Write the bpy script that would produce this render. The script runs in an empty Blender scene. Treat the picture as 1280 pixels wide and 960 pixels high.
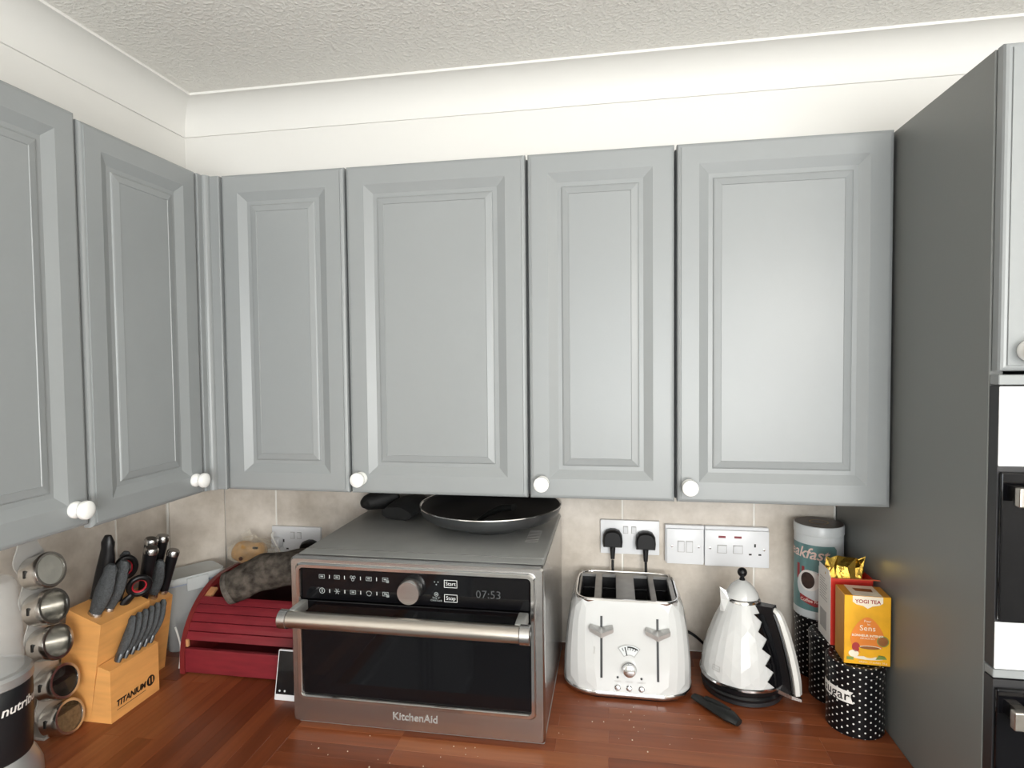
import bpy, bmesh, math, random
from mathutils import Vector, Matrix, noise
random.seed(7)
sc = bpy.context.scene
C = sc.collection
PI = math.pi
V = Vector

# ------------------------------------------------------------------ camera
cam_d = bpy.data.cameras.new('camera'); cam = bpy.data.objects.new('camera', cam_d); C.objects.link(cam)
yaw, pitch, roll = 0.1681, -0.0370, -0.0102
fw = V((-math.sin(yaw)*math.cos(pitch), math.cos(yaw)*math.cos(pitch), math.sin(pitch)))
rt = V((math.cos(yaw), math.sin(yaw), 0)); up = rt.cross(fw)
r2 = rt*math.cos(roll)+up*math.sin(roll); u2 = up*math.cos(roll)-rt*math.sin(roll)
cam.matrix_world = Matrix(((r2.x, u2.x, -fw.x, 0.8754), (r2.y, u2.y, -fw.y, -1.2289), (r2.z, u2.z, -fw.z, 1.6307), (0, 0, 0, 1)))
cam_d.sensor_width = 36; cam_d.lens = 742.9*36/1280; cam_d.clip_start = .02
sc.camera = cam

# ------------------------------------------------------------------ world, daylight, added fill lamps, exposure
sc.view_settings.view_transform = 'Standard'; sc.view_settings.look = 'None'
sc.view_settings.gamma = 1; sc.view_settings.use_curve_mapping = False
sc.view_settings.exposure = -0.01
wd = bpy.data.worlds.new('sky'); sc.world = wd; wd.use_nodes = True
wd.node_tree.nodes['Background'].inputs[0].default_value = (.78, .88, 1, 1)
wd.node_tree.nodes['Background'].inputs[1].default_value = 1.6
def area(name, loc, rot, sx, sy, power, col):
    l = bpy.data.lights.new(name, 'AREA'); l.shape = 'RECTANGLE'; l.size = sx; l.size_y = sy; l.energy = power; l.color = col
    o = bpy.data.objects.new(name, l); o.location = loc; o.rotation_euler = rot; C.objects.link(o); return o
area('window_daylight', (1.35, -2.93, 1.55), (PI/2, 0, 0), 1.7, 1.15, 29, (.93, .97, 1))
area('upward_fill', (1.35, -2.90, 1.25), (PI/2+.85, 0, .60), 1.6, .6, 56, (1, .97, .92))  # added fill aimed up and left, brightens ceiling and left wall
pl = bpy.data.lights.new('fill_point', 'POINT'); pl.energy = 32; pl.shadow_soft_size = .14; pl.color = (1, .95, .88)  # added fill lamp behind the viewer, lifts ceiling and upper walls
po = bpy.data.objects.new('fill_point', pl); po.location = (1.75, -1.80, 1.84); C.objects.link(po)

# ------------------------------------------------------------------ materials
M = {}
def nt(name):
    m = bpy.data.materials.new(name); m.use_nodes = True; M[name] = m
    t = m.node_tree; return m, t, t.nodes['Principled BSDF']
def mat(name, col, rough=.5, metal=0, var=0, vscale=8, bump=0, bscale=200, coat=0, stretch=None, spec=.5, emis=0, trans=0, alpha=1, sheen=0):
    m, t, b = nt(name); N = t.nodes; L = t.links
    b.inputs['Base Color'].default_value = (*col, 1); b.inputs['Roughness'].default_value = rough
    b.inputs['Metallic'].default_value = metal; b.inputs['Coat Weight'].default_value = coat
    b.inputs['Specular IOR Level'].default_value = spec
    if trans: b.inputs['Transmission Weight'].default_value = trans
    if alpha < 1: b.inputs['Alpha'].default_value = alpha
    if sheen: b.inputs['Sheen Weight'].default_value = sheen
    if emis: b.inputs['Emission Color'].default_value = (*col, 1); b.inputs['Emission Strength'].default_value = emis
    co = None
    if var or bump:
        tc = N.new('ShaderNodeTexCoord'); mp = N.new('ShaderNodeMapping'); L.new(tc.outputs['Object'], mp.inputs[0])
        if stretch: mp.inputs['Scale'].default_value = stretch
        co = mp.outputs[0]
    if var:
        n = N.new('ShaderNodeTexNoise'); n.inputs['Scale'].default_value = vscale; n.inputs['Detail'].default_value = 5
        L.new(co, n.inputs['Vector'])
        r = N.new('ShaderNodeValToRGB'); L.new(n.outputs[0], r.inputs[0])
        r.color_ramp.elements[0].position = .3; r.color_ramp.elements[1].position = .7
        r.color_ramp.elements[0].color = (*[c*(1-var) for c in col], 1); r.color_ramp.elements[1].color = (*[min(1, c*(1+var)) for c in col], 1)
        L.new(r.outputs[0], b.inputs['Base Color'])
    if bump:
        n = N.new('ShaderNodeTexNoise'); n.inputs['Scale'].default_value = bscale; n.inputs['Detail'].default_value = 3
        L.new(co, n.inputs['Vector'])
        bp = N.new('ShaderNodeBump'); bp.inputs['Strength'].default_value = bump; bp.inputs['Distance'].default_value = .002
        L.new(n.outputs[0], bp.inputs['Height']); L.new(bp.outputs[0], b.inputs['Normal'])
    return m
mat('wall_white', (.80, .79, .76), .75, bump=.08, bscale=90)
mat('cove_white', (.82, .81, .78), .6)
mat('paint_grey', (.265, .280, .284), .36, var=.02, vscale=3, bump=.03, bscale=350)
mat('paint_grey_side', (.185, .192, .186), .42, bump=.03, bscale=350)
mat('carcass', (.12, .125, .128), .5, var=.02)
mat('ceramic', (.86, .86, .84), .12, var=.01, coat=.4)
mat('floor', (.13, .13, .13), .45, var=.2, vscale=5, stretch=(1, 8, 1))
mat('grout', (.80, .78, .73), .9, var=.04)
mat('cup_plastic', (.72, .74, .74), .12, alpha=.24)
mat('plastic_white', (.78, .79, .81), .3, var=.015, vscale=30)
mat('plastic_black', (.006, .006, .007), .36, bump=.04, bscale=300, spec=.35)
mat('black_gloss', (.004, .004, .005), .05, spec=.32)
mat('black_satin', (.02, .02, .022), .4, var=.1)
mat('chrome', (.72, .72, .72), .12, 1, var=.03)
mat('steel', (.52, .51, .5), .27, 1, var=.07, vscale=6, stretch=(1, 1, 18))
mat('steel_warm', (.56, .52, .47), .3, 1, var=.05, vscale=6, stretch=(1, 20, 20))
mat('steel_tin', (.60, .58, .55), .24, 1, var=.08, vscale=20)
mat('steel_dark', (.36, .365, .355), .5, .45, var=.1, vscale=9, bump=.03, bscale=300)
mat('oven_band_glare', (.86, .87, .88), .3, .15, var=.03)  # steel bands coloured pale to stand for a window mirrored in them
mat('cream_gloss', (.66, .655, .63), .16, coat=.6, var=.01)
mat('enamel_white', (.60, .61, .605), .14, coat=.5, var=.012, vscale=20)
mat('bread_red', (.200, .018, .026), .42, var=.15, vscale=14, stretch=(1, 6, 6), bump=.05, bscale=120)
mat('bread_red_rim', (.20, .022, .022), .4, var=.2, vscale=14)
mat('pale_wood', (.55, .27, .12), .5, var=.2, vscale=20)
mat('dark_inside', (.05, .016, .014), .8, var=.2)
mat('block_wood', (.76, .37, .115), .42, var=.13, vscale=7, stretch=(1, 1, 7), bump=.04, bscale=80)
mat('ink_black', (.012, .011, .01), .5)
mat('grey_grip', (.062, .067, .071), .6, bump=.9, bscale=420, var=.35, vscale=320, spec=.3)
mat('red_grip', (.42, .016, .03), .4)
mat('fleece', (.075, .064, .054), .95, var=.65, vscale=55, bump=1.0, bscale=150, spec=.1)
mat('fleece_hem', (.13, .115, .10), .95, var=.4, vscale=60, bump=1.0, bscale=260, spec=.1)
mat('mitt_black', (.003, .003, .003), .7, bump=.6, bscale=120)
mat('mitt_quilt', (.005, .005, .005), .85, bump=.8, bscale=90, var=.4, vscale=60)
mat('pan_black', (.006, .006, .007), .5)
mat('pan_side', (.10, .105, .11), .35, .8, var=.1)
mat('clear_plastic', (.74, .78, .79), .22, alpha=.42, var=.02)
mat('cloudy_plastic', (.62, .65, .65), .35, alpha=.85, var=.03)
mat('seal_blue', (.25, .30, .42), .4)
mat('loaf', (.56, .30, .09), .5, var=.4, vscale=25, bump=.5, bscale=80)
mat('raisin', (.09, .035, .02), .6)
mat('film', (.82, .74, .60), .1, alpha=.20, bump=.6, bscale=50)
mat('neon_red', (.26, .045, .06), .3)
mat('cable_white', (.78, .77, .74), .4)
mat('led_dim', (.045, .05, .052), .5)
mat('icon_white', (.62, .64, .64), .5)
mat('icon_grey', (.30, .33, .33), .5)
mat('tea_yellow', (.80, .40, .012), .38, var=.18, vscale=16)
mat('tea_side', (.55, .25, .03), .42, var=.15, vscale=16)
mat('tea_orange', (.74, .22, .028), .4, var=.08, vscale=30)
mat('tea_cream', (.85, .76, .60), .42)
mat('tea_brown', (.28, .10, .025), .45, var=.2, vscale=40)
mat('tea_red_ink', (.38, .03, .03), .5)
mat('tea_green', (.20, .27, .05), .5)
mat('box_red', (.68, .045, .03), .36, var=.08)
mat('box_inner', (.70, .13, .05), .5)
mat('box_white', (.78, .76, .73), .45, var=.03)
mat('print_grey', (.38, .37, .36), .6)
mat('foil_gold', (.82, .53, .10), .18, 1, bump=1.0, bscale=60)
mat('tin_white', (.62, .65, .66), .3, var=.03)
mat('tin_teal', (.12, .24, .24), .35, var=.2, vscale=50, stretch=(1, 1, .3))
mat('tin_brown', (.06, .035, .028), .35, .2, var=.35, vscale=60)
mat('tin_pink', (.80, .60, .54), .45)
mat('tin_red', (.32, .03, .035), .45)
mat('tin_tan', (.40, .26, .11), .5)
mat('utensil_black', (.010, .011, .011), .5, var=.3, spec=.3)
mat('brand_pale', (.42, .41, .40), .4, .5)
mat('steel_plate', (.36, .35, .34), .42, .9, var=.12, vscale=30)
mat('lever_steel', (.55, .55, .54), .3, .6)
mat('spice_white', (.62, .60, .56), .9, var=.08, vscale=60)
mat('spice_dark', (.035, .025, .018), .9, var=.4, vscale=90)
mat('spice_tan', (.33, .20, .10), .9, var=.3, vscale=120)
mat('rack_plate', (.55, .54, .52), .35, .3, var=.1)
mat('blender_black', (.010, .011, .013), .36, bump=.05, bscale=300)
mat('blender_silver', (.48, .485, .48), .36, .65, var=.06)
mat('crumb', (.62, .52, .40), .8)
mat('window_white', (.8, .8, .8), .4)
def glass(name, col, mixf, rough=.03):
    m = bpy.data.materials.new(name); m.use_nodes = True; M[name] = m; t = m.node_tree; N = t.nodes
    N.remove(N['Principled BSDF']); o = N['Material Output']
    tr = N.new('ShaderNodeBsdfTransparent'); tr.inputs[0].default_value = (*col, 1)
    gl = N.new('ShaderNodeBsdfGlossy'); gl.inputs['Roughness'].default_value = rough
    fr = N.new('ShaderNodeLayerWeight'); fr.inputs[0].default_value = mixf
    mx = N.new('ShaderNodeMixShader'); t.links.new(fr.outputs['Fresnel'], mx.inputs[0])
    t.links.new(tr.outputs[0], mx.inputs[1]); t.links.new(gl.outputs[0], mx.inputs[2]); t.links.new(mx.outputs[0], o.inputs[0])
glass('pane_glass', (.95, .97, .97), .3)
glass('cup_glass', (.90, .91, .91), .40, .08)
def math_node(t, op, a, b=None, c=None):
    n = t.nodes.new('ShaderNodeMath'); n.operation = op
    for i, v in enumerate((a, b, c)):
        if v is None: continue
        if isinstance(v, (int, float)): n.inputs[i].default_value = v
        else: t.links.new(v, n.inputs[i])
    return n.outputs[0]
def ceiling_mat():
    m, t, b = nt('artex'); N = t.nodes; L = t.links
    b.inputs['Base Color'].default_value = (.88, .86, .815, 1); b.inputs['Roughness'].default_value = .42
    tc = N.new('ShaderNodeTexCoord')
    n = N.new('ShaderNodeTexNoise'); n.inputs['Scale'].default_value = 115; n.inputs['Detail'].default_value = 3; n.inputs['Distortion'].default_value = .3
    L.new(tc.outputs['Object'], n.inputs['Vector'])
    r = N.new('ShaderNodeValToRGB'); r.color_ramp.elements[0].position = .45; r.color_ramp.elements[1].position = .72; L.new(n.outputs[0], r.inputs[0])
    bp = N.new('ShaderNodeBump'); bp.inputs['Strength'].default_value = .5; bp.inputs['Distance'].default_value = .004
    L.new(r.outputs[0], bp.inputs['Height']); L.new(bp.outputs[0], b.inputs['Normal'])
ceiling_mat()
def tile_mat():
    m, t, b = nt('tile'); N = t.nodes; L = t.links
    b.inputs['Roughness'].default_value = .42
    tc = N.new('ShaderNodeTexCoord'); oi = N.new('ShaderNodeObjectInfo')
    ad = N.new('ShaderNodeVectorMath'); ad.operation = 'ADD'; L.new(tc.outputs['Object'], ad.inputs[0])
    ml = N.new('ShaderNodeVectorMath'); ml.operation = 'SCALE'; ml.inputs[0].default_value = (7, 3, 5); L.new(oi.outputs['Random'], ml.inputs['Scale']); L.new(ml.outputs[0], ad.inputs[1])
    n = N.new('ShaderNodeTexNoise'); n.inputs['Scale'].default_value = 9; n.inputs['Detail'].default_value = 8; n.inputs['Roughness'].default_value = .65; L.new(ad.outputs[0], n.inputs['Vector'])
    r = N.new('ShaderNodeValToRGB'); L.new(n.outputs[0], r.inputs[0]); e = r.color_ramp.elements
    e[0].position = .3; e[0].color = (.47, .415, .35, 1); e[1].position = .68; e[1].color = (.74, .68, .61, 1)
    L.new(r.outputs[0], b.inputs['Base Color'])
    n2 = N.new('ShaderNodeTexNoise'); n2.inputs['Scale'].default_value = 40; n2.inputs['Detail'].default_value = 6; L.new(ad.outputs[0], n2.inputs['Vector'])
    bp = N.new('ShaderNodeBump'); bp.inputs['Strength'].default_value = .25; bp.inputs['Distance'].default_value = .002
    L.new(n2.outputs[0], bp.inputs['Height']); L.new(bp.outputs[0], b.inputs['Normal'])
tile_mat()
def stave_mat():
    m, t, b = nt('stave'); N = t.nodes; L = t.links
    b.inputs['Roughness'].default_value = .30; b.inputs['Coat Weight'].default_value = .0; b.inputs['Specular IOR Level'].default_value = .4
    tc = N.new('ShaderNodeTexCoord'); oi = N.new('ShaderNodeObjectInfo')
    mp = N.new('ShaderNodeMapping'); mp.inputs['Scale'].default_value = (3, 60, 60); L.new(tc.outputs['Object'], mp.inputs[0])
    ml = N.new('ShaderNodeVectorMath'); ml.operation = 'SCALE'; ml.inputs[0].default_value = (17, 13, 5); L.new(oi.outputs['Random'], ml.inputs['Scale']); L.new(ml.outputs[0], mp.inputs['Location'])
    n = N.new('ShaderNodeTexNoise'); n.inputs['Scale'].default_value = 1.4; n.inputs['Detail'].default_value = 6; L.new(mp.outputs[0], n.inputs['Vector'])
    r = N.new('ShaderNodeValToRGB'); L.new(oi.outputs['Random'], r.inputs[0]); e = r.color_ramp.elements
    e[0].color = (.150, .036, .012, 1); e[1].color = (.350, .118, .046, 1)
    x = e.new(.5); x.color = (.255, .068, .023, 1)
    mx = N.new('ShaderNodeMix'); mx.data_type = 'RGBA'; mx.blend_type = 'MULTIPLY'; mx.inputs[0].default_value = .55
    r2 = N.new('ShaderNodeValToRGB'); L.new(n.outputs[0], r2.inputs[0]); r2.color_ramp.elements[0].position = .3; r2.color_ramp.elements[0].color = (.5, .45, .42, 1); r2.color_ramp.elements[1].position = .65
    L.new(r.outputs[0], mx.inputs[6]); L.new(r2.outputs[0], mx.inputs[7]); L.new(mx.outputs[2], b.inputs['Base Color'])
stave_mat()
def polka_mat():
    m, t, b = nt('polka'); N = t.nodes; L = t.links
    b.inputs['Roughness'].default_value = .3; b.inputs['Specular IOR Level'].default_value = .25
    uv = N.new('ShaderNodeUVMap'); sp = N.new('ShaderNodeSeparateXYZ'); L.new(uv.outputs[0], sp.inputs[0])
    a = .0113
    def grid(ou, ov):
        u = math_node(t, 'FRACT', math_node(t, 'ADD', math_node(t, 'DIVIDE', sp.outputs[0], .0206), ou))
        v = math_node(t, 'FRACT', math_node(t, 'ADD', math_node(t, 'DIVIDE', sp.outputs[1], .0138), ov))
        u = math_node(t, 'MULTIPLY', math_node(t, 'SUBTRACT', u, .5), 1.49); v = math_node(t, 'SUBTRACT', v, .5)
        d = math_node(t, 'ADD', math_node(t, 'MULTIPLY', u, u), math_node(t, 'MULTIPLY', v, v))
        return math_node(t, 'LESS_THAN', d, .0150)
    g = math_node(t, 'MAXIMUM', grid(0, 0), grid(.5, .5))
    mx = N.new('ShaderNodeMix'); mx.data_type = 'RGBA'; L.new(g, mx.inputs[0])
    mx.inputs[6].default_value = (.005, .005, .006, 1); mx.inputs[7].default_value = (.78, .77, .74, 1)
    L.new(mx.outputs[2], b.inputs['Base Color'])
polka_mat()

# ------------------------------------------------------------------ mesh helpers
def new(): return bmesh.new()
def box(bm, a, b, bev=0, seg=2):
    a, b = V(a), V(b); r = bmesh.ops.create_cube(bm, size=1)
    vs = r['verts']
    for v in vs: v.co = V((a.x if v.co.x < 0 else b.x, a.y if v.co.y < 0 else b.y, a.z if v.co.z < 0 else b.z))
    if bev:
        es = list({e for v in vs for e in v.link_edges})
        bmesh.ops.bevel(bm, geom=es, offset=bev, segments=seg, profile=.5, affect='EDGES')
    return bm
def prism(bm, poly, axis, lo, hi):
    """closed polygon extruded along an axis; poly holds the two other coordinates in xyz order"""
    def p(q, w): return V((w, q[0], q[1])) if axis == 0 else V((q[0], w, q[1])) if axis == 1 else V((q[0], q[1], w))
    A = [bm.verts.new(p(q, lo)) for q in poly]; B = [bm.verts.new(p(q, hi)) for q in poly]; n = len(poly)
    bm.faces.new(A); bm.faces.new(B[::-1])
    for i in range(n): bm.faces.new((A[i], B[i], B[(i+1) % n], A[(i+1) % n]))
    bmesh.ops.recalc_face_normals(bm, faces=bm.faces[:])
    return bm
def lathe(bm, prof, seg=32, c=(0, 0), cap=True, axis=V((0, 0, 1)), org=None):
    """prof: list of (r, h) from bottom to top"""
    org = V((c[0], c[1], 0)) if org is None else V(org)
    q = V((0, 0, 1)).rotation_difference(V(axis).normalized())
    rings = []
    for r, h in prof:
        if r < 1e-6: rings.append([bm.verts.new(org+q @ V((0, 0, h)))])
        else: rings.append([bm.verts.new(org+q @ V((r*math.cos(2*PI*i/seg), r*math.sin(2*PI*i/seg), h))) for i in range(seg)])
    for a, b in zip(rings, rings[1:]):
        for i in range(seg):
            j = (i+1) % seg
            if len(a) == 1 and len(b) == 1: continue
            if len(a) == 1: bm.faces.new((a[0], b[j], b[i]))
            elif len(b) == 1: bm.faces.new((a[i], a[j], b[0]))
            else: bm.faces.new((a[i], a[j], b[j], b[i]))
    if cap:
        if len(rings[0]) > 1: bm.faces.new(rings[0][::-1])
        if len(rings[-1]) > 1: bm.faces.new(rings[-1])
    return bm
def tube(bm, pts, rad, seg=12, flat=1.0, upv=V((0, 0, 1)), caps=True):
    """rad: number or list; flat scales the second axis of the section"""
    pts = [V(p) for p in pts]; n = len(pts); rings = []
    if not isinstance(rad, (list, tuple)): rad = [rad]*n
    for i, p in enumerate(pts):
        d = (pts[min(i+1, n-1)]-pts[max(i-1, 0)]).normalized()
        s = d.cross(V(upv)); s = s.normalized() if s.length > 1e-4 else d.orthogonal().normalized()
        u = s.cross(d).normalized(); r = rad[i]
        fl = flat[i] if isinstance(flat, (list, tuple)) else flat
        rings.append([bm.verts.new(p+s*(r*math.cos(2*PI*k/seg))+u*(r*fl*math.sin(2*PI*k/seg))) for k in range(seg)])
    for a, b in zip(rings, rings[1:]):
        for k in range(seg): bm.faces.new((a[k], a[(k+1) % seg], b[(k+1) % seg], b[k]))
    if caps: bm.faces.new(rings[0][::-1]); bm.faces.new(rings[-1])
    return bm
def bez(p0, p1, p2, p3, n=14):
    p0, p1, p2, p3 = map(V, (p0, p1, p2, p3)); o = []
    for i in range(n+1):
        t = i/n; o.append(p0*(1-t)**3+p1*3*t*(1-t)**2+p2*3*t*t*(1-t)+p3*t**3)
    return o
def catmull(P, n=6):
    P = [V(p) for p in P]; P = [P[0]*2-P[1]]+P+[P[-1]*2-P[-2]]; o = []
    for i in range(1, len(P)-2):
        for k in range(n):
            t = k/n; a, b, c, d = P[i-1:i+3]
            o.append(.5*((2*b)+(c-a)*t+(2*a-5*b+4*c-d)*t*t+(3*b-a-3*c+d)*t**3))
    o.append(P[-2]); return o
def obj(name, bm, m, parent=None, smooth=False, loc=None, auto=None):
    me = bpy.data.meshes.new(name); bmesh.ops.recalc_face_normals(bm, faces=bm.faces[:]) if smooth is not None else None
    bm.to_mesh(me); bm.free()
    o = bpy.data.objects.new(name, me); C.objects.link(o); me.materials.append(M[m])
    if smooth:
        me.polygons.foreach_set('use_smooth', [True]*len(me.polygons))
        me.set_sharp_from_angle(angle=auto if auto else math.radians(38))
    if parent: o.parent = parent
    if loc: o.location = loc
    return o
def tag(o, label, cat, group=None):
    o['label'] = label; o['category'] = cat
    if group: o['group'] = group
    return o
def thing(name, label, cat, loc=(0, 0, 0), rz=0, group=None):
    o = bpy.data.objects.new(name, None); C.objects.link(o); o.empty_display_size = .03
    o.location = loc; o.rotation_euler = (0, 0, rz); return tag(o, label, cat, group)
def shift(bm, t):
    """world-built shape to the local frame of an unrotated thing"""
    bmesh.ops.translate(bm, verts=bm.verts[:], vec=-V(t.location)); return bm
def wobj(name, bm, m, t, smooth=False, auto=None): return obj(name, shift(bm, t), m, t, smooth, auto=auto)
def struct(name, bm, m, parent=None, smooth=False):
    o = obj(name, bm, m, parent, smooth)
    if not parent: o['kind'] = 'structure'
    return o
def text_bm(s, size, align='CENTER', shear=0, space=1, ext=0, off=0):
    c = bpy.data.curves.new('text', 'FONT'); c.body = s; c.size = size; c.align_x = align; c.align_y = 'CENTER'; c.shear = shear
    c.space_character = space; c.resolution_u = 3; c.extrude = ext; c.offset = off
    o = bpy.data.objects.new('text', c); C.objects.link(o); bpy.context.view_layer.update()
    me = bpy.data.meshes.new_from_object(o.evaluated_get(bpy.context.evaluated_depsgraph_get()))
    bm = new(); bm.from_mesh(me); bpy.data.objects.remove(o); bpy.data.curves.remove(c); bpy.data.meshes.remove(me)
    return bm                                   # lies in local XY
def warp(bm, f):
    for v in bm.verts: v.co = V(f(v.co.x, v.co.y, v.co.z))
    return bm
def flat_poly(bm, pts, z=0):
    f = bm.faces.new([bm.verts.new((p[0], p[1], z)) for p in pts]); bmesh.ops.triangulate(bm, faces=[f]); return bm
def disc(bm, cx, cy, rx, ry=None, n=24, z=0, a0=0, a1=2*PI):
    ry = rx if ry is None else ry
    full = abs(a1-a0-2*PI) < 1e-6; k = n if full else n+1
    return flat_poly(bm, [(cx+rx*math.cos(a0+(a1-a0)*i/n), cy+ry*math.sin(a0+(a1-a0)*i/n)) for i in range(k)], z)
def ring2(bm, cx, cy, ro, ri, n=20, a0=0, a1=2*PI, ey=1):
    full = abs(a1-a0-2*PI) < 1e-6
    o = []; 
    for i in range(n if full else n+1):
        a = a0+(a1-a0)*i/n; c, s = math.cos(a), math.sin(a)*ey
        o.append((bm.verts.new((cx+ro*c, cy+ro*s, 0)), bm.verts.new((cx+ri*c, cy+ri*s, 0))))
    m = len(o)
    for i in range(m if full else m-1):
        a, b = o[i], o[(i+1) % m]; bm.faces.new((a[0], b[0], b[1], a[1]))
    return bm
def rect2(bm, x0, y0, x1, y1): return flat_poly(bm, [(x0, y0), (x1, y0), (x1, y1), (x0, y1)])
def frame2(bm, x0, y0, x1, y1, w):
    rect2(bm, x0, y0, x1, y0+w); rect2(bm, x0, y1-w, x1, y1); rect2(bm, x0, y0+w, x0+w, y1-w); return rect2(bm, x1-w, y0+w, x1, y1-w)
def rrect(x0, y0, x1, y1, r, n=6):
    o = []
    for cx, cy, a in ((x1-r, y1-r, 0), (x0+r, y1-r, PI/2), (x0+r, y0+r, PI), (x1-r, y0+r, 3*PI/2)):
        for i in range(n+1): o.append((cx+r*math.cos(a+PI/2*i/n), cy+r*math.sin(a+PI/2*i/n)))
    return o
def loft(bm, loops, cap=(True, True)):
    L = [[bm.verts.new(p) for p in lp] for lp in loops]; n = len(L[0])
    for a, b in zip(L, L[1:]):
        for i in range(n): bm.faces.new((a[i], a[(i+1) % n], b[(i+1) % n], b[i]))
    if cap[0]: bm.faces.new(L[0][::-1])
    if cap[1]: bm.faces.new(L[-1])
    return bm

ZW = .90                    # worktop
ZB, ZT = 1.344, 2.059       # wall cabinet doors
YB = .297                   # tiled back wall
XL = -.313                  # left wall
XT = 1.403                  # side of the tall housing
YT = -.2824                 # its front edge
ZC = 2.356
XR, YR = 2.75, -2.9
# ------------------------------------------------------------------ the room
struct('floor', box(new(), (XL-.1, YR-.1, -.1), (XR+.1, YB+.1, 0)), 'floor')
struct('ceiling', box(new(), (XL-.1, YR-.1, ZC), (XR+.1, YB+.1, ZC+.1)), 'artex')
wall_back = struct('wall_back', box(new(), (XL-.1, YB+.004, 0), (XR+.1, YB+.1, ZC)), 'wall_white')
wall_left = struct('wall_left', box(new(), (XL-.1, YR, 0), (XL-.004, YB+.004, ZC)), 'wall_white')
struct('wall_right', box(new(), (XR, YR, 0), (XR+.1, YB+.004, ZC)), 'wall_white')
WX0, WX1, WZ0, WZ1 = .45, 2.25, .95, 2.15
bm = new()
box(bm, (XL-.1, YR-.1, 0), (WX0, YR, ZC)); box(bm, (WX1, YR-.1, 0), (XR+.1, YR, ZC))
box(bm, (WX0, YR-.1, 0), (WX1, YR, WZ0)); box(bm, (WX0, YR-.1, WZ1), (WX1, YR, ZC))
struct('wall_front', bm, 'wall_white')
bm = new()
for a, b in (((WX0, WZ0), (WX0+.06, WZ1)), ((WX1-.06, WZ0), (WX1, WZ1)), ((WX0+.06, WZ0), (WX1-.06, WZ0+.06)), ((WX0+.06, WZ1-.06), (WX1-.06, WZ1))):
    box(bm, (a[0], YR-.09, a[1]), (b[0], YR-.05, b[1]), .004)
w1 = struct('window_1', bm, 'window_white')
obj('window_pane', box(new(), (WX0+.06, YR-.075, WZ0+.06), (WX1-.06, YR-.07, WZ1-.06)), 'pane_glass', w1)
# coving: quarter hollow along back and left wall, mitred in the corner
cz, ch = 2.2728, .0832
prof = [(0, cz), (.005, cz)]
for i in range(9):
    a = PI/2*i/8; prof.append((ch-.006-(ch-.011)*math.cos(a)*1.0, cz+.002+(ch-.008)*math.sin(a)))
prof = [(0, cz), (.005, cz)]+[(.005+(ch-.010)*(1-math.cos(PI/2*i/10)), cz+.003+(ch-.009)*math.sin(PI/2*i/10)) for i in range(11)]+[(ch, ZC-.006), (ch, ZC), (0, ZC)]
def cove(along):
    bm = new(); A = []; B = []
    for d, z in prof:
        if along == 'back': A.append(bm.verts.new((XL-.004+d, YB+.004-d, z))); B.append(bm.verts.new((XR, YB+.004-d, z)))
        else: A.append(bm.verts.new((XL-.004+d, YB+.004-d, z))); B.append(bm.verts.new((XL-.004+d, YR, z)))
    n = len(prof); bm.faces.new(A); bm.faces.new(B[::-1])
    for i in range(n): bm.faces.new((A[i], B[i], B[(i+1) % n], A[(i+1) % n]))
    return bm
struct('trim_1', cove('back'), 'cove_white', smooth=True); struct('trim_2', cove('left'), 'cove_white', smooth=True)
# tiles: real pieces over a recessed grout bed
ZTT = 1.46
def tile(x0, x1, z0, z1, parent, place):
    """tile of size x1-x0 by z1-z0; place = (origin, angle)"""
    o, a = place
    t = obj('tile', box(new(), (.002, -.008, .0015), (x1-x0-.002, 0, z1-z0-.0015), .001, 1), 'tile', parent)
    t.location = (o[0]+math.cos(a)*x0, o[1]+math.sin(a)*x0, z0); t.rotation_euler = (0, 0, a)
gb = struct('grout_bed_back', box(new(), (XL, YB-.0032, ZW-.04), (XT-.002, YB+.004, ZTT)), 'grout', wall_back)
xs = [-.219, -.059, .260, .579, .898, 1.2155, 1.399]
for a, b in zip(xs, xs[1:]): tile(a, b, ZW+.001, ZTT, wall_back, ((0, YB+.004), 0))
gb = struct('grout_bed_left', box(new(), (XL-.004, -1.75, ZW-.04), (XL+.0032, .18, ZTT)), 'grout', wall_left)
ys = [.178, .012, -.306, -.624, -.942, -1.26, -1.578]
for a, b in zip(ys, ys[1:]): tile(0, a-b, ZW+.001, ZTT, wall_left, ((XL-.004, b), PI/2))
# boxed-in diagonal corner carrying one narrow tile
p0, p1 = V((XL, .179)), V((-.219, YB))
cb = struct('wall_corner', prism(new(), [(p0.x, p0.y), (p1.x, p1.y), (XL, YB)], 2, ZW-.04, ZTT), 'grout')
dv = p1-p0; ang = math.atan2(dv.y, dv.x); nv = V((dv.y, -dv.x)).normalized()
tile(.004, dv.length-.004, ZW+.001, ZTT, cb, ((p0.x-nv.x*(-.0045), p0.y-nv.y*(-.0045)), ang))

# ------------------------------------------------------------------ worktop of single staves
wt = thing('worktop', 'reddish brown wooden butcher-block worktop running around the corner', 'worktop', (0, 0, ZW-.04))
JX = .245; YF = YB-.6; XF = XL+.558
bm = new(); box(bm, (XL+.004, -1.75, ZW-.04), (XF, YB-.004, ZW-.006)); box(bm, (XF, YF, ZW-.04), (XT-.001, YB-.004, ZW-.006))
wobj('core', bm, 'tea_brown', wt)
st_mesh = {}
def stave(cx, cy, ln, w, rz):
    k = (round(ln, 3), round(w, 4))
    if k not in st_mesh:
        b = box(new(), (-ln/2, -w/2, -.006), (ln/2, w/2, 0), .0004, 1); me = bpy.data.meshes.new('stave'); b.to_mesh(me); b.free(); me.materials.append(M['stave']); st_mesh[k] = me
    o = bpy.data.objects.new('stave', st_mesh[k]); C.objects.link(o); o.parent = wt; o.location = (cx, cy, .04); o.rotation_euler = (0, 0, rz)
n = 15; w = (XF-XL-.004)/n
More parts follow.
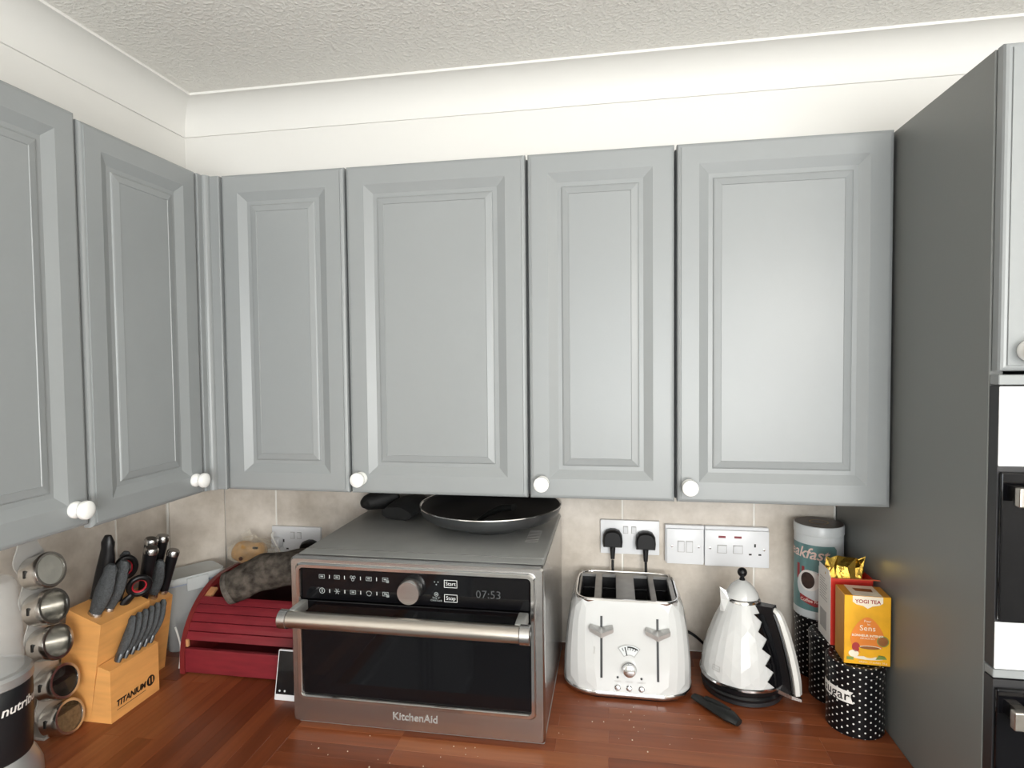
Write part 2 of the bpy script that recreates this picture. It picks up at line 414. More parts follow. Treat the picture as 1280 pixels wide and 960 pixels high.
for i in range(n):
    y = YB-.004; first = True
    while y > -1.749:
        ln = random.choice((.3, .4, .5)); ln = random.choice((.12, .22, .32)) if first else ln; first = False
        ln = min(ln, y+1.75)
        stave(XL+.004+w*(i+.5), y-ln/2, ln, w, PI/2); y -= ln
n = 15; w = (YB-.004-YF)/n
for i in range(n):
    x = XF; first = True
    while x < XT-.002:
        ln = random.choice((.3, .4, .5)); ln = random.choice((.12, .22, .32)) if first else ln; first = False
        ln = min(ln, XT-.001-x)
        stave(x+ln/2, YF+w*(i+.5), ln, w, 0); x += ln

# ------------------------------------------------------------------ cabinets
DP = [(0, .020), (0, .008), (.0015, .0045), (.0045, .0028), (.0072, .0022), (.0080, .0022), (.0084, 0), (.042, 0), (.0605, .0085), (.069, .0085), (.0705, .0062), (.073, .0052), (.0845, .0030), (.0855, .0042), (.088, .0042)]
def door_bm(w, h):
    loops = []
    for ins, d in DP: loops.append([(ins, d, ins), (w-ins, d, ins), (w-ins, d, h-ins), (ins, d, h-ins)])
    return loft(new(), loops)
def knob(parent, x, z):
    k = obj('knob', lathe(new(), [(0, -.001), (.0135, -.001), (.0148, .002), (.0146, .006), (.0120, .0095), (.0085, .0115), (.0085, .0135), (.0125, .0155), (.0155, .0185), (.0165, .0225), (.0155, .0270), (.011, .0302), (.005, .0314), (0, .0316)], 28, axis=V((0, -1, 0)), org=(0, 0, 0), cap=False), 'ceramic', parent, True)
    k.location = (x, 0, z); k['label'] = 'white ceramic knob'
def wall_cabinet(label, loc, rz, w, h, depth, kx=None, dz=0, name='wall_cabinet', group='grey wall cabinets'):
    t = thing(name, label, 'cabinet', loc, rz, group)
    obj('body', box(new(), (.0005, .0300, .002), (w-.0005, depth, h-.002), .0008, 1), 'carcass', t)
    d = obj('door', door_bm(w-.0046, h), 'paint_grey', t); d.location = (.0023, 0, dz)
    if kx is not None: knob(d, kx-.0023, .034)
    for x in (.03, w-.05): obj('hinge', box(new(), (x, .0195, .08), (x+.02, .0302, .12)), 'steel', t)
    return t
H = ZT-ZB; DEP = YB-.002
wall_cabinet('narrow grey wall cabinet without a knob beside the corner post', (0, 0, ZB), 0, .300, H, DEP)
wall_cabinet('wide grey wall cabinet above the steel combination microwave', (.3005, 0, ZB), 0, .3995, H, DEP, .0275)
wall_cabinet('narrow grey wall cabinet between two wide ones on the back wall', (.7005, 0, ZB), 0, .2995, H, DEP, .029)
wall_cabinet('wide grey wall cabinet above the kettle beside the tall housing', (1.0005, 0, ZB), 0, .3995, H, DEP, .025)
XC = -.0327; YC = -.0292; DL = XC-XL-.006
wall_cabinet('grey wall cabinet on left wall above the knife block', (XC, YC-.297, ZB), PI/2, .297, H, DL, .262)
wall_cabinet('grey wall cabinet on left wall above the blender and spice tins', (XC, YC-.298-.42, ZB), PI/2, .42, H, DL, .386, dz=.008)
# inner corner post with a bead
t = thing('corner_post', 'narrow fluted grey filler post joining the two cabinet runs in the corner', 'post', (XC, 0, ZB))
wobj('strip', box(new(), (XC-.02, YC+.0015, ZB), (XC-.001, .02, ZT-.001), .002), 'paint_grey', t)
wobj('strip', box(new(), (XC-.001, -.0005, ZB), (-.0008, .02, ZT-.001), .002), 'paint_grey', t)
wobj('bead', prism(new(), [(XC-.001, -.0005)]+[(XC-.001+.011*math.sin(a)*1.0, -.0005-.012*math.cos(a)) for a in [0, .35, .7, 1.05, 1.3, PI/2]], 2, ZB, ZT-.001), 'paint_grey', t)
# tall oven housing
TW = .60
t = thing('tall_oven_housing', 'tall grey oven housing with a plain side panel at the worktop end', 'cabinet', (XT, YT, 0))
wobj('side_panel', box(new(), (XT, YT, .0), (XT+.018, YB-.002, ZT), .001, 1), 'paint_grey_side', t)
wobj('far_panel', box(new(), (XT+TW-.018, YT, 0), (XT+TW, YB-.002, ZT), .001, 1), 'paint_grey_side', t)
wobj('top_panel', box(new(), (XT+.018, YT, ZT-.018), (XT+TW-.018, YB-.002, ZT)), 'carcass', t)
wobj('back_panel', box(new(), (XT+.018, YB-.02, 0), (XT+TW-.018, YB-.002, ZT-.018)), 'carcass', t)
wobj('shelf_rail', box(new(), (XT+.0005, YT-.0215, 1.592), (XT+TW-.0005, YT-.0008, 1.606), .001, 1), 'paint_grey', t)
wobj('shelf', box(new(), (XT+.018, YT-.0005, 1.592), (XT+TW-.018, YB-.02, 1.606), .001, 1), 'paint_grey', t)
wobj('shelf_rail', box(new(), (XT+.0005, YT-.0215, 1.178), (XT+TW-.0005, YT-.0008, 1.190), .001, 1), 'paint_grey', t)
wobj('shelf', box(new(), (XT+.018, YT-.0005, 1.178), (XT+TW-.018, YB-.02, 1.190), .001, 1), 'paint_grey', t)
wobj('shelf', box(new(), (XT+.018, YT-.001, .62), (XT+TW-.018, YB-.02, .638), .001, 1), 'paint_grey', t)
d = obj('door', door_bm(TW-.004, ZT-1.611), 'paint_grey', t); d.location = (.002, -.0225, 1.611); knob(d, .0325, .028)
d = obj('door', door_bm(TW-.004, .62), 'paint_grey', t); d.location = (.002, -.0225, .002)
def oven(label, z0, z1, cp):
    t = thing('built_in_oven', label, 'oven', (XT+.02, YT, z0), 0, None)
    x0, x1 = XT+.019, XT+TW-.019; y = YT; xa = XT+.0005
    wobj('body', box(new(), (x0, y+.001, z0), (x1, y+.45, z1), .002), 'black_satin', t)
    zt = z1
    if cp:
        wobj('control_panel', box(new(), (xa, y-.024, z1-.112), (x1, y-.0215, z1-.001), .0008, 1), 'oven_band_glare', t)
        zt = z1-.120; zb = z0+.070
        wobj('lower_band', box(new(), (xa, y-.024, z0+.001), (x1, y-.0215, z0+.068), .0008, 1), 'oven_band_glare', t)
        wobj('fascia_back', box(new(), (xa+.0002, y-.0212, z0+.001), (x1, y-.0008, z1-.001)), 'black_satin', t)
    else: zb = z0+.03; zt = z1-.012
    if not cp: wobj('fascia_back', box(new(), (xa+.0002, y-.0212, z0+.001), (x1, y-.0008, z1-.001)), 'black_satin', t)
    d = wobj('oven_door', box(new(), (xa+.002, y-.028, zb), (x1, y-.0214, zt), .002), 'black_gloss', t)
    hz = zt-.030
    b = new(); box(b, (x0-.010, y-.056, hz-.013), (x1-.008, y-.044, hz+.013), .002); box(b, (x0+.0, y-.046, hz-.010), (x0+.015, y-.026, hz+.010)); box(b, (x1-.05, y-.046, hz-.010), (x1-.035, y-.026, hz+.010))
    wobj('handle', b, 'steel_warm', t).parent = t
oven('upper built-in oven with control panel pale with painted reflection and black glass door', 1.191, 1.591, True)
oven('lower built-in oven with black glass door and bar handle', .640, 1.177, False)
# base units carrying the worktop
t = thing('base_cabinet', 'grey base cabinet under the back worktop', 'cabinet', (.25, YF+.03, 0), 0, 'grey base cabinets')
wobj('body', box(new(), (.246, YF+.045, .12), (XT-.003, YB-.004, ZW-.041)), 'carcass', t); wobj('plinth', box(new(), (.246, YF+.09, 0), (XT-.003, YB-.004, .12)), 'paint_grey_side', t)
for i in range(2): d = obj('door', door_bm(.572, .72), 'paint_grey', t); d.location = (.0+i*.577, -.008, .13)
t = thing('base_cabinet', 'grey base cabinet under the left worktop', 'cabinet', (XF-.03, -1.74, 0), PI/2, 'grey base cabinets')
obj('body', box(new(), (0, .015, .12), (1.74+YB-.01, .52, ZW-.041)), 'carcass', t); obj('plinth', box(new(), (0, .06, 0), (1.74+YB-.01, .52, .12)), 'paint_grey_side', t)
for i in range(2): d = obj('door', door_bm(.697, .72), 'paint_grey', t); d.location = (i*.7, -.008, .13)

# ------------------------------------------------------------------ combination microwave
MX0, MX1, MY, MZ0, MZ1, MYB = .234, .747, -.140, .905, 1.245, .272
t = mw = thing('combination_microwave', 'large steel combination microwave oven with black glass front and bar handle', 'microwave', ((MX0+MX1)/2, (MY+MYB)/2, ZW))
bm = new(); box(bm, (MX0+.004, MY+.02, MZ0+.006), (MX1-.004, MYB, MZ1), .005, 3); wobj('housing', bm, 'steel_dark', t, True)
wobj('side_skin', box(new(), (MX1-.0045, MY+.022, MZ0+.008), (MX1-.002, MYB-.004, MZ1-.006), .0008, 1), 'steel', t)
# fascia: rounded steel frame with an opening, stepped
def frame_loft(bm, o, i, y0, y1, r_o, r_i, slope=.0):
    lo = [rrect(*o, r_o), rrect(*o, r_o), rrect(o[0]+.003, o[1]+.003, o[2]-.003, o[3]-.003, r_o), rrect(i[0]-slope, i[1]-slope, i[2]+slope, i[3]+slope, r_i+slope), rrect(*i, r_i), rrect(*i, r_i)]
    ys = [y0, y1+.004, y1, y1, y1+.004, y0]
    L = [[V((p[0], y, p[1])) for p in lp] for lp, y in zip(lo, ys)]
    return loft(bm, L+[L[0]], (False, False))
wobj('fascia', frame_loft(new(), (MX0, MZ0+.003, MX1, MZ1-.001), (.2585, .968, .7195, 1.2225), MY+.022, MY, .007, .007, .004), 'steel', t, True)
b = frame_loft(new(), (.2465, .9555, .7315, 1.2345), (.2580, .967, .7200, 1.2230), MY+.003, MY-.006, .012, .006, .003)
wobj('inner_frame', b, 'chrome', t, True)
wobj('plinth', box(new(), (MX0+.006, MY+.012, ZW), (MX1-.002, MYB-.01, MZ0+.008), .003), 'steel_dark', t)
cpz = 1.1600
pan = wobj('control_panel', box(new(), (.2583, MY+.001, cpz+.001), (.7197, MY+.012, 1.2227), .001, 1), 'black_gloss', t)
door = wobj('door', box(new(), (.2583, MY-.001, .9678), (.7197, MY+.012, cpz-.001), .0015), 'black_gloss', t)
fy = MY+.0004
def on_front(bm, y): return warp(bm, lambda x, yy, z: (x, y, yy))
# handle bar with end caps and brackets
HY, HZ = MY-.056, 1.143
b = lathe(new(), [(.0155, .262), (.0155, .709)], 28, axis=V((1, 0, 0)), org=(0, HY, HZ)); wobj('handle', b, 'steel_warm', t, True)
hb = t.children[-1]
for x0, x1 in ((.2435, .262), (.709, .7290)):
    b = lathe(new(), [(.0, x0), (.0155, x0), (.0178, x0+.002), (.0178, x1-.001), (.0160, x1)], 28, axis=V((1, 0, 0)), org=(0, HY, HZ), cap=False)
    o = wobj('handle_cap', b, 'steel', t, True); o.parent = hb
for x0, x1 in ((.258, .272), (.699, .718)):
    o = wobj('handle_bracket', box(new(), (x0, HY+.004, HZ-.004), (x1, MY+.001, HZ+.017), .003), 'steel_dark', t, True); o.parent = hb
# rotary knob
b = lathe(new(), [(.0235, 0), (.0245, .004), (.0245, .008), (.0225, .020), (.0215, .0215), (0, .0215)], 40, axis=V((0, -1, 0)), org=(.4885, fy, 1.191)); wobj('dial', b, 'steel', t, True)
# printed symbols
bm = new(); bw = new()
cols = (.302, .334, .3675, .401, .4350); rows = (1.2075, 1.1790)
for ci, x in enumerate(cols):
    for ri, z in enumerate(rows):
        if (ci, ri) in ((0, 0), (1, 0), (3, 0), (2, 1), (4, 0), (4, 1)):
            frame2(bm, x-.006, z-.004, x+.006, z+.004, .0009); rect2(bm, x-.003, z-.001, x+.003, z+.0014)
            if ci == 4: rect2(bm, x+.002, z-.006, x+.0075, z-.001)
        elif (ci, ri) == (2, 0):
            for a in (.5, 2.6, 4.7): ring2(bm, x+.0034*math.cos(a), z+.0034*math.sin(a), .003, .002, 12)
        elif (ci, ri) == (0, 1): ring2(bm, x, z, .006, .0047); rect2(bm, x-.001, z-.003, x+.0012, z+.003)
        elif (ci, ri) == (1, 1):
            for k in range(3):
                a = k*PI/3; c, s = math.cos(a), math.sin(a)
                flat_poly(bm, [(x+.006*c-.0006*s, z+.006*s+.0006*c), (x-.006*c-.0006*s, z-.006*s+.0006*c), (x-.006*c+.0006*s, z-.006*s-.0006*c), (x+.006*c+.0006*s, z+.006*s-.0006*c)])
        else: ring2(bm, x, z, .0058, .0046, 14, -.2, PI+.2, .8); ring2(bm, x, z-.0005, .005, .004, 8, PI+.3, 2*PI-.3, 1.1)
        if ci < 4: rect2(bw, x+.0155, z-.0035, x+.0169, z+.0035)
wobj('mode_symbol', on_front(bm, fy), 'icon_grey', t); wobj('separator', on_front(bw, fy), 'icon_white', t)
for z, s in ((1.2060, 'Start'), (1.1780, 'Stop')):
    b = frame2(new(), .5540, z-.0075, .5800, z+.0075, .0010); o = wobj('button', on_front(b, fy), 'icon_white', t)
    b = text_bm(s, .0105); bmesh.ops.translate(b, verts=b.verts[:], vec=(.567, z, 0)); o2 = wobj('lettering', on_front(b, fy), 'icon_white', t); o2.parent = o
b = new()
for k in range(3): disc(b, .5386+(k-1)*.0035, 1.2065+(.002 if k != 1 else -.003), .0012, n=8)
ring2(b, .5382, 1.1845, .0042, .0032, 14); rect2(b, .5365, 1.1835, .540, 1.1855)
wobj('symbol', on_front(b, fy), 'icon_grey', t)
for s, z in (('Stop 3"', 1.1775), ('Child Lock', 1.1725)):
    b = text_bm(s, .0052); bmesh.ops.translate(b, verts=b.verts[:], vec=(.5382, z, 0)); wobj('lettering', on_front(b, fy), 'icon_grey', t)
b = text_bm('07:53', .0215, space=1.05); bmesh.ops.translate(b, verts=b.verts[:], vec=(.641, 1.1885, 0)); wobj('clock_digits', on_front(b, fy), 'led_dim', t)
b = text_bm('KitchenAid', .0205, ext=.0007, off=.0002); bmesh.ops.translate(b, verts=b.verts[:], vec=(.4915, .9365, 0))
warp(b, lambda x, y, z: (x, MY-.0005-z, y)); wobj('brand_lettering', b, 'brand_pale', t)
# vents in the lid
b = new()
for k in range(11): box(b, (.688, .02+k*.0085, MZ1-.0005), (.716, .0235+k*.0085, MZ1+.0006))
o = wobj('vent_slots', b, 'steel_plate', t); o['kind'] = 'stuff'
wobj('lid_seam', box(new(), (MX0+.006, MY+.055, MZ1-.0005), (MX1-.006, MY+.0565, MZ1+.0005)), 'steel', t)
# frying pan on top
PX, PY, PZ = .592, .128, MZ1+.001
t = thing('frying_pan', 'black non-stick frying pan with a bright rim on the microwave', 'pan', (PX, PY, PZ))
lz = [(0, 0), (.074, 0), (.082, .004), (.115, .017), (.146, .026), (.159, .035), (.1640, .048), (.1655, .0535), (.1645, .0545)]
obj('pan_body', lathe(new(), lz, 56, cap=False), 'pan_side', t, True)
obj('pan_coating', lathe(new(), [(.1620, .0525), (.157, .040), (.144, .0300), (.113, .0205), (.080, .0075), (.070, .004), (0, .004)], 56, cap=False), 'pan_black', t, True)
obj('pan_rim', lathe(new(), [(.1648, .0530), (.1668, .0545), (.1662, .0562), (.1640, .0562), (.1615, .0535)], 56, cap=False), 'chrome', t, True)
b = tube(new(), [(-.06, -.005, .010), (-.03, -.01, .030), (.0, -.02, .044), (.03, -.035, .050)], [.006, .010, .012, .011], 12, .7); 
tw = thing('utensil_handle', 'dark plastic handle of a utensil lying in the frying pan', 'utensil', (PX+.03, PY+.0, PZ+.004)); obj('grip', b, 'utensil_black', tw, True)
# black oven mitts
def blob_tube(pts, rad, flat, seg=18, wob=.004, sc_=30, bm=None):
    b = tube(bm or new(), catmull(pts, 5), [r for r in rad for _ in range(5)][:5*(len(pts)-1)+1], seg, flat)
    for v in b.verts:
        n_ = noise.noise_vector(v.co*sc_); v.co += n_*wob
    return b
def interp(rad, n=5):
    o = []
    for a, b in zip(rad, rad[1:]): o += [a+(b-a)*k/n for k in range(n)]
    return o+[rad[-1]]
def mitt(label, pts, rad, flat, m, hem):
    t = thing('oven_mitt', label, 'oven mitt', (pts[0][0], pts[0][1], MZ1), 0, None)
    b = tube(new(), catmull(pts, 5), interp(rad), 20, flat)
    for v in b.verts: v.co += noise.noise_vector(v.co*34)*.003; v.co.z = max(v.co.z, MZ1+.002)
    wobj('mitt_body', b, m, t, True, 3)
    if hem:
        p = V(pts[0]); d = (V(pts[1])-p).normalized()
        b = tube(new(), [p-d*.004, p+d*.010], [rad[0]*1.05, rad[0]*1.04], 20, flat)
        for v in b.verts: v.co += noise.noise_vector(v.co*60)*.002; v.co.z = max(v.co.z, MZ1+.0015)
        wobj('hem', b, 'mitt_quilt', t, True)
mitt('smooth black oven mitt with rounded tip lying on the microwave', [(.236, .205, MZ1+.020), (.243, .215, MZ1+.024), (.262, .230, MZ1+.028), (.290, .246, MZ1+.032), (.318, .258, MZ1+.036)], [.008, .024, .030, .032, .030], .80, 'mitt_black', False)
mitt('quilted black oven mitt with a frayed hem on the microwave', [(.352, .148, MZ1+.017), (.356, .165, MZ1+.021), (.362, .195, MZ1+.024), (.368, .235, MZ1+.026), (.370, .255, MZ1+.026)], [.040, .043, .045, .043, .03], .46, 'mitt_quilt', True)

# ------------------------------------------------------------------ toaster (faceted enamel shell)
TX0, TX1, TY0, TY1 = .762, 1.046, .048, .282
t = toaster = thing('toaster', 'white four-slice toaster with diamond facets and a steel top', 'toaster', ((TX0+TX1)/2, (TY0+TY1)/2, ZW))
tcx = (TX0+TX1)/2
def sup(a, b, n, th):
    c, s = math.cos(th), math.sin(th)
    return a*math.copysign(abs(c)**(2/n), c), b*math.copysign(abs(s)**(2/n), s)
def tshell(u, lv):
    """point of the shell at angle u and level 0..1"""
    prof_x = [(0, .142), (.08, .1425), (.3, .1405), (.55, .136), (.78, .130), (.92, .1235), (1, .1165)]
    prof_f = [(0, .046), (1, .0765)]
    prof_b = [(0, .272), (.3, .272), (.6, .271), (.85, .269), (1, .264)]
    def I(pr):
        for (a, x), (b, y) in zip(pr, pr[1:]):
            if lv <= b: return x+(y-x)*(lv-a)/(b-a)
        return pr[-1][1]
    hx, y0, y1 = I(prof_x), I(prof_f), I(prof_b)
    bulge = .0035
    x, y = sup(hx, (y1-y0+bulge)/2, 3.3+2.0*lv, u)
    return V((tcx+x, max(y0, (y0+y1-bulge)/2+y), .915+.188*lv))
def perim(n):
    pts = []; N_ = 720; acc = [0]; P_ = [tshell(2*PI*i/N_, .4) for i in range(N_+1)]
    for a, b in zip(P_, P_[1:]): acc.append(acc[-1]+(b-a).length)
    us = []
    for k in range(n):
        s = acc[-1]*k/n; i = max(j for j in range(len(acc)) if acc[j] <= s); us.append(2*PI*i/N_)
    return us
def diamond(f, n2, rows, bm=None):
    """f(k, lv): k in half steps 0..n2-1, rows of levels; faces are diamonds spanning two rows"""
    bm = bm or new(); g = {}
    for r, lv in enumerate(rows):
        for k in range(n2):
            if (k+r) % 2 == 0: g[(k, r)] = bm.verts.new(f(k, lv))
    R_ = len(rows)
    for r in range(R_):
        for k in range(n2):
            if (k+r) % 2: continue
            a = g[(k, r)]
            if r+2 < R_: bm.faces.new((a, g[((k+1) % n2, r+1)], g[(k, r+2)], g[((k-1) % n2, r+1)]))
            if r == 0: bm.faces.new((a, g[((k+2) % n2, 0)], g[((k+1) % n2, 1)]))
            if r == R_-1: bm.faces.new((a, g[((k-1) % n2, r-1)], g[((k-2) % n2, r)]))
    return bm
us = perim(48)
b = diamond(lambda k, lv: tshell(us[k], lv), 48, [i/10 for i in range(11)])
wobj('shell', b, 'enamel_white', t)
def top_loop(ins, z):
    o = []; c = V((tcx, .170, 0))
    for i in range(96):
        p = tshell(2*PI*i/96, 1); q = V((p.x, p.y, 0))-c; q *= 1-ins/q.length; o.append(V((c.x+q.x, c.y+q.y, z)))
    return o
b = loft(new(), [top_loop(.001, 1.099), top_loop(.000, 1.103), top_loop(.003, 1.1065), top_loop(.006, 1.1065), top_loop(.0075, 1.103)], (False, False)); wobj('top_rim', b, 'chrome', t, True)
# steel top plate with four slots
sx = [(.8000, .8330), (.8480, .8815), (.9225, .9570), (.9690, 1.0020)]
b = new(); y0, y1, ya, yb = .0785, .262, .089, .238
xs_ = [tcx-.1075]+[v for p in sx for v in p]+[tcx+.1075]
for i in range(0, len(xs_), 2): box(b, (xs_[i], y0+.004, 1.098), (xs_[i+1], y1-.004, 1.1045))
for a, c in sx: box(b, (a, y0+.004, 1.098), (c, ya, 1.1045)); box(b, (a, yb, 1.098), (c, y1-.004, 1.1045))
wobj('top_plate', b, 'steel_plate', t)
for a, c in sx:
    b = new(); box(b, (a+.0005, ya+.0005, 1.0), (c-.0005, yb-.0005, 1.003))
    for q in ((a, a+.001), (c-.001, c)): box(b, (q[0], ya, 1.0), (q[1], yb, 1.098))
    box(b, (a, ya, 1.0), (c, ya+.001, 1.098)); box(b, (a, yb-.001, 1.0), (c, yb, 1.098))
    sl = wobj('bread_slot', b, 'black_satin', t)
    b = new()
    for yy in (.118, .205): box(b, (a+.001, yy, 1.080), (c-.001, yy+.002, 1.0825))
    o = wobj('guide_wire', b, 'chrome', t); o.parent = sl
# base band
def base_loop(off, z): return [V((tshell(2*PI*i/96, 0).x+(tshell(2*PI*i/96, 0).x-tcx)*off, tshell(2*PI*i/96, 0).y+(tshell(2*PI*i/96, 0).y-.165)*off, z)) for i in range(96)]
b = loft(new(), [base_loop(.004, .906), base_loop(.014, .908), base_loop(.016, .913), base_loop(.004, .9165)]); wobj('base_band', b, 'chrome', t, True)
b = loft(new(), [base_loop(-.05, ZW), base_loop(-.03, .907)]); wobj('foot', b, 'plastic_black', t, True)
def fp(x, z, off=0):
    lv = (z-.915)/.188; return (x, tshell(-PI/2, max(0, min(1, lv))).y-.0006-off, z)
def on_toaster(bm, off): return warp(bm, lambda x, y, z: fp(x, y, off+z))
for lx in (.8487, .9685):
    b = new(); L_ = [(b.verts.new((lx-.0025, .944+.0085*k, 0)), b.verts.new((lx+.0025, .944+.0085*k, 0))) for k in range(16)]
    for p_, q_ in zip(L_, L_[1:]): b.faces.new((p_[0], p_[1], q_[1], q_[0]))
    sl = wobj('lever_slot', on_toaster(b, .0004), 'black_satin', t)
    p = V(fp(lx, 1.042)); b = new()
    for s in (-1, 1):
        loft(b, [[p+V((0, -.001, .007)), p+V((0, -.001, -.008)), p+V((0, -.022, -.008)), p+V((0, -.022, .002))],
                 [p+V((s*.024, -.001, .013)), p+V((s*.024, -.001, .001)), p+V((s*.026, -.012, .001)), p+V((s*.026, -.012, .009))]])
    wobj('lever', b, 'lever_steel', t)
b = new(); ring2(b, .9079, .978, .040, .0385, 16, PI/2-.62, PI/2+.62); ring2(b, .9079, .978, .0195, .018, 16, PI/2-.62, PI/2+.62)
for a in (PI/2-.62, PI/2+.62):
    c, s = math.cos(a), math.sin(a); flat_poly(b, [(.9079+.04*c-.0009*s, .978+.04*s+.0009*c), (.9079+.018*c-.0009*s, .978+.018*s+.0009*c), (.9079+.018*c+.0009*s, .978+.018*s-.0009*c), (.9079+.04*c+.0009*s, .978+.04*s-.0009*c)])
dy = -.002
warp(b, lambda x, y, z: (x, y+dy, z)); wobj('gauge_frame', on_toaster(b, .0016), 'steel_dark', t)
b = ring2(new(), .9079, .976, .0385, .0195, 16, PI/2-.61, PI/2+.61); wobj('gauge_face', on_toaster(b, .0010), 'tin_white', t)
b = ring2(new(), .9079, .976, .0365, .0335, 16, PI/2-.56, PI/2+.1)
for k in range(6):
    a = PI/2+.42-.17*k; c, s = math.cos(a), math.sin(a); w_ = .0007 if k != 1 else .0012; r0 = .029 if k != 1 else .018
    flat_poly(b, [(.9079+.036*c-w_*s, .976+.036*s+w_*c), (.9079+r0*c-w_*s, .976+r0*s+w_*c), (.9079+r0*c+w_*s, .976+r0*s-w_*c), (.9079+.036*c+w_*s, .976+.036*s-w_*c)])
wobj('gauge_needle', on_toaster(b, .0020), 'ink_black', t)
p = V(fp(.9079, .9665)); b = lathe(new(), [(.0155, -.001), (.0155, .008), (.0138, .010), (.0125, .018), (.0105, .019), (0, .0185)], 30, axis=V((0, -1, .15)), org=p, cap=False); wobj('browning_dial', b, 'chrome', t, True)
for k, x in enumerate((.8833, .9077, .9337)):
    p = V(fp(x, .927)); wobj('button', lathe(new(), [(.0062, -.001), (.0062, .002), (.0048, .0035), (.0046, .006), (0, .007)], 20, axis=V((0, -1, .15)), org=p, cap=False), 'chrome', t, True)
    b = text_bm(('REHEAT', 'CANCEL', 'DEFROST')[k], .0042); warp(b, lambda xx, y, z: fp(x+xx, .9395+y, .0004)); wobj('lettering', b, 'print_grey', t)
for x in (.8833, .9337):
    p = V(fp(x, .9475)); wobj('indicator', lathe(new(), [(.0027, -.001), (.0024, .0008), (0, .001)], 14, axis=V((0, -1, .15)), org=p, cap=False), 'black_satin', t)
b = text_bm("De'Longhi", .006); warp(b, lambda xx, y, z: fp(.8330-y, 1.000+xx*.6, .0004)); wobj('brand_lettering', b, 'print_grey', t)

# ------------------------------------------------------------------ kettle
KX, KY = 1.157, .140
t = kettle = thing('kettle', 'white faceted cone kettle with black water window on a black base', 'kettle', (KX, KY, ZW+.022))
tb = thing('kettle_dock', 'round black power dock under the white kettle', 'dock', (KX, KY, ZW))
obj('foot_ring', lathe(new(), [(.080, 0), (.084, .002), (.084, .010), (.080, .012)], 48), 'black_satin', tb, True)
obj('plate', lathe(new(), [(.079, .010), (.086, .012), (.087, .017), (.083, .0215), (0, .0215)], 48, cap=False), 'plastic_black', tb, True)
KP = [(.922, .0845), (.935, .0885), (.957, .0872), (.985, .0825), (1.01, .0755), (1.035, .0672), (1.06, .0570), (1.085, .0445), (1.104, .0345)]
def kr(z):
    for (a, x), (c, y) in zip(KP, KP[1:]):
        if z <= c: return x+(y-x)*(z-a)/(c-a)
    return KP[-1][1]
def kp(u, z, off=0): r = kr(z)+off; return V((KX+r*math.cos(u), KY+r*math.sin(u), z))
wobj('lower_skirt', lathe(new(), [(.083, .923), (.087, .925), (.0885, .936)], 48, c=(KX, KY)), 'plastic_black', t, True)
zs = [.938+i*(1.103-.938)/10 for i in range(11)]
b = diamond(lambda k, z: kp(2*PI*k/28, z, -.0004), 28, zs); wobj('shell', b, 'enamel_white', t)
wobj('chrome_band', lathe(new(), [(.0875, .934), (.0902, .9355), (.0900, .9395), (.0878, .941)], 56, c=(KX, KY), cap=False), 'chrome', t, True)
wobj('collar', lathe(new(), [(.0365, 1.0985), (.0385, 1.100), (.0380, 1.104), (.0350, 1.107), (.033, 1.108)], 40, c=(KX, KY)), 'chrome', t, True)
lid = wobj('lid', lathe(new(), [(.0350, 1.1065), (.0350, 1.109), (.0325, 1.116), (.0265, 1.126), (.0185, 1.1345), (.0095, 1.1405), (.006, 1.1425), (0, 1.1435)], 40, c=(KX, KY), cap=False), 'enamel_white', t, True)
o = wobj('lid_knob', lathe(new(), [(.0062, 1.1415), (.0062, 1.145), (.0045, 1.147), (.0045, 1.150)]+[(.0105*math.cos(a), 1.1595+.0105*math.sin(a)) for a in (-1.1, -.7, -.3, .1, .5, .9, 1.25)]+[(0, 1.170)], 24, c=(KX, KY), cap=False), 'plastic_black', t, True); o.parent = lid
# spout: a beak at the far side of the lid
sa = PI+.35; sd = V((math.cos(sa), math.sin(sa), 0)); sp_ = V((-sd.y, sd.x, 0)); o_ = V((KX, KY, 0))
b = new(); loft(b, [[o_+sd*.050+sp_*.011+V((0, 0, 1.080)), o_+sd*.054+V((0, 0, 1.078)), o_+sd*.050-sp_*.011+V((0, 0, 1.075)), o_+sd*.028+V((0, 0, 1.085))],
                    [o_+sd*.038+sp_*.010+V((0, 0, 1.104)), o_+sd*.052+V((0, 0, 1.104)), o_+sd*.038-sp_*.010+V((0, 0, 1.104)), o_+sd*.028+V((0, 0, 1.104))],
                    [o_+sd*.042+sp_*.005+V((0, 0, 1.124)), o_+sd*.054+V((0, 0, 1.131)), o_+sd*.042-sp_*.005+V((0, 0, 1.122)), o_+sd*.034+V((0, 0, 1.116))]])
wobj('spout', b, 'enamel_white', t)
# handle and zigzag water window
ha = -.62; hd = V((math.cos(ha), math.sin(ha), 0)); hp = V((-hd.y, hd.x, 0))
def hpnt(rho, z, s=0): return o_+hd*rho+hp*s+V((0, 0, z))
hpts = catmull([hpnt(.066, 1.0965), hpnt(.080, 1.086), hpnt(.0945, 1.050), hpnt(.1075, 1.005), hpnt(.1165, .962), hpnt(.1200, .930)], 5)
b = tube(new(), hpts, interp([.0075, .0105, .0125, .0130, .0130, .0115]), 6, .62, upv=hd); wobj('handle', b, 'cream_gloss', t)
hnd = t.children[-1]
b = tube(new(), [p-hd*.0085 for p in hpts], interp([.006, .008, .0095, .010, .010, .009]), 8, .5, upv=hd); o = wobj('grip_lining', b, 'plastic_black', t, True); o.parent = hnd
b = loft(new(), [[hpnt(.030, 1.098, .013), hpnt(.030, 1.098, -.013), hpnt(.036, 1.080, -.012), hpnt(.036, 1.080, .012)], [hpnt(.070, 1.1025, .0105), hpnt(.070, 1.1025, -.0105), hpnt(.072, 1.088, -.010), hpnt(.072, 1.088, .010)]]); wobj('handle_mount', b, 'plastic_black', t)
b = new(); g = []
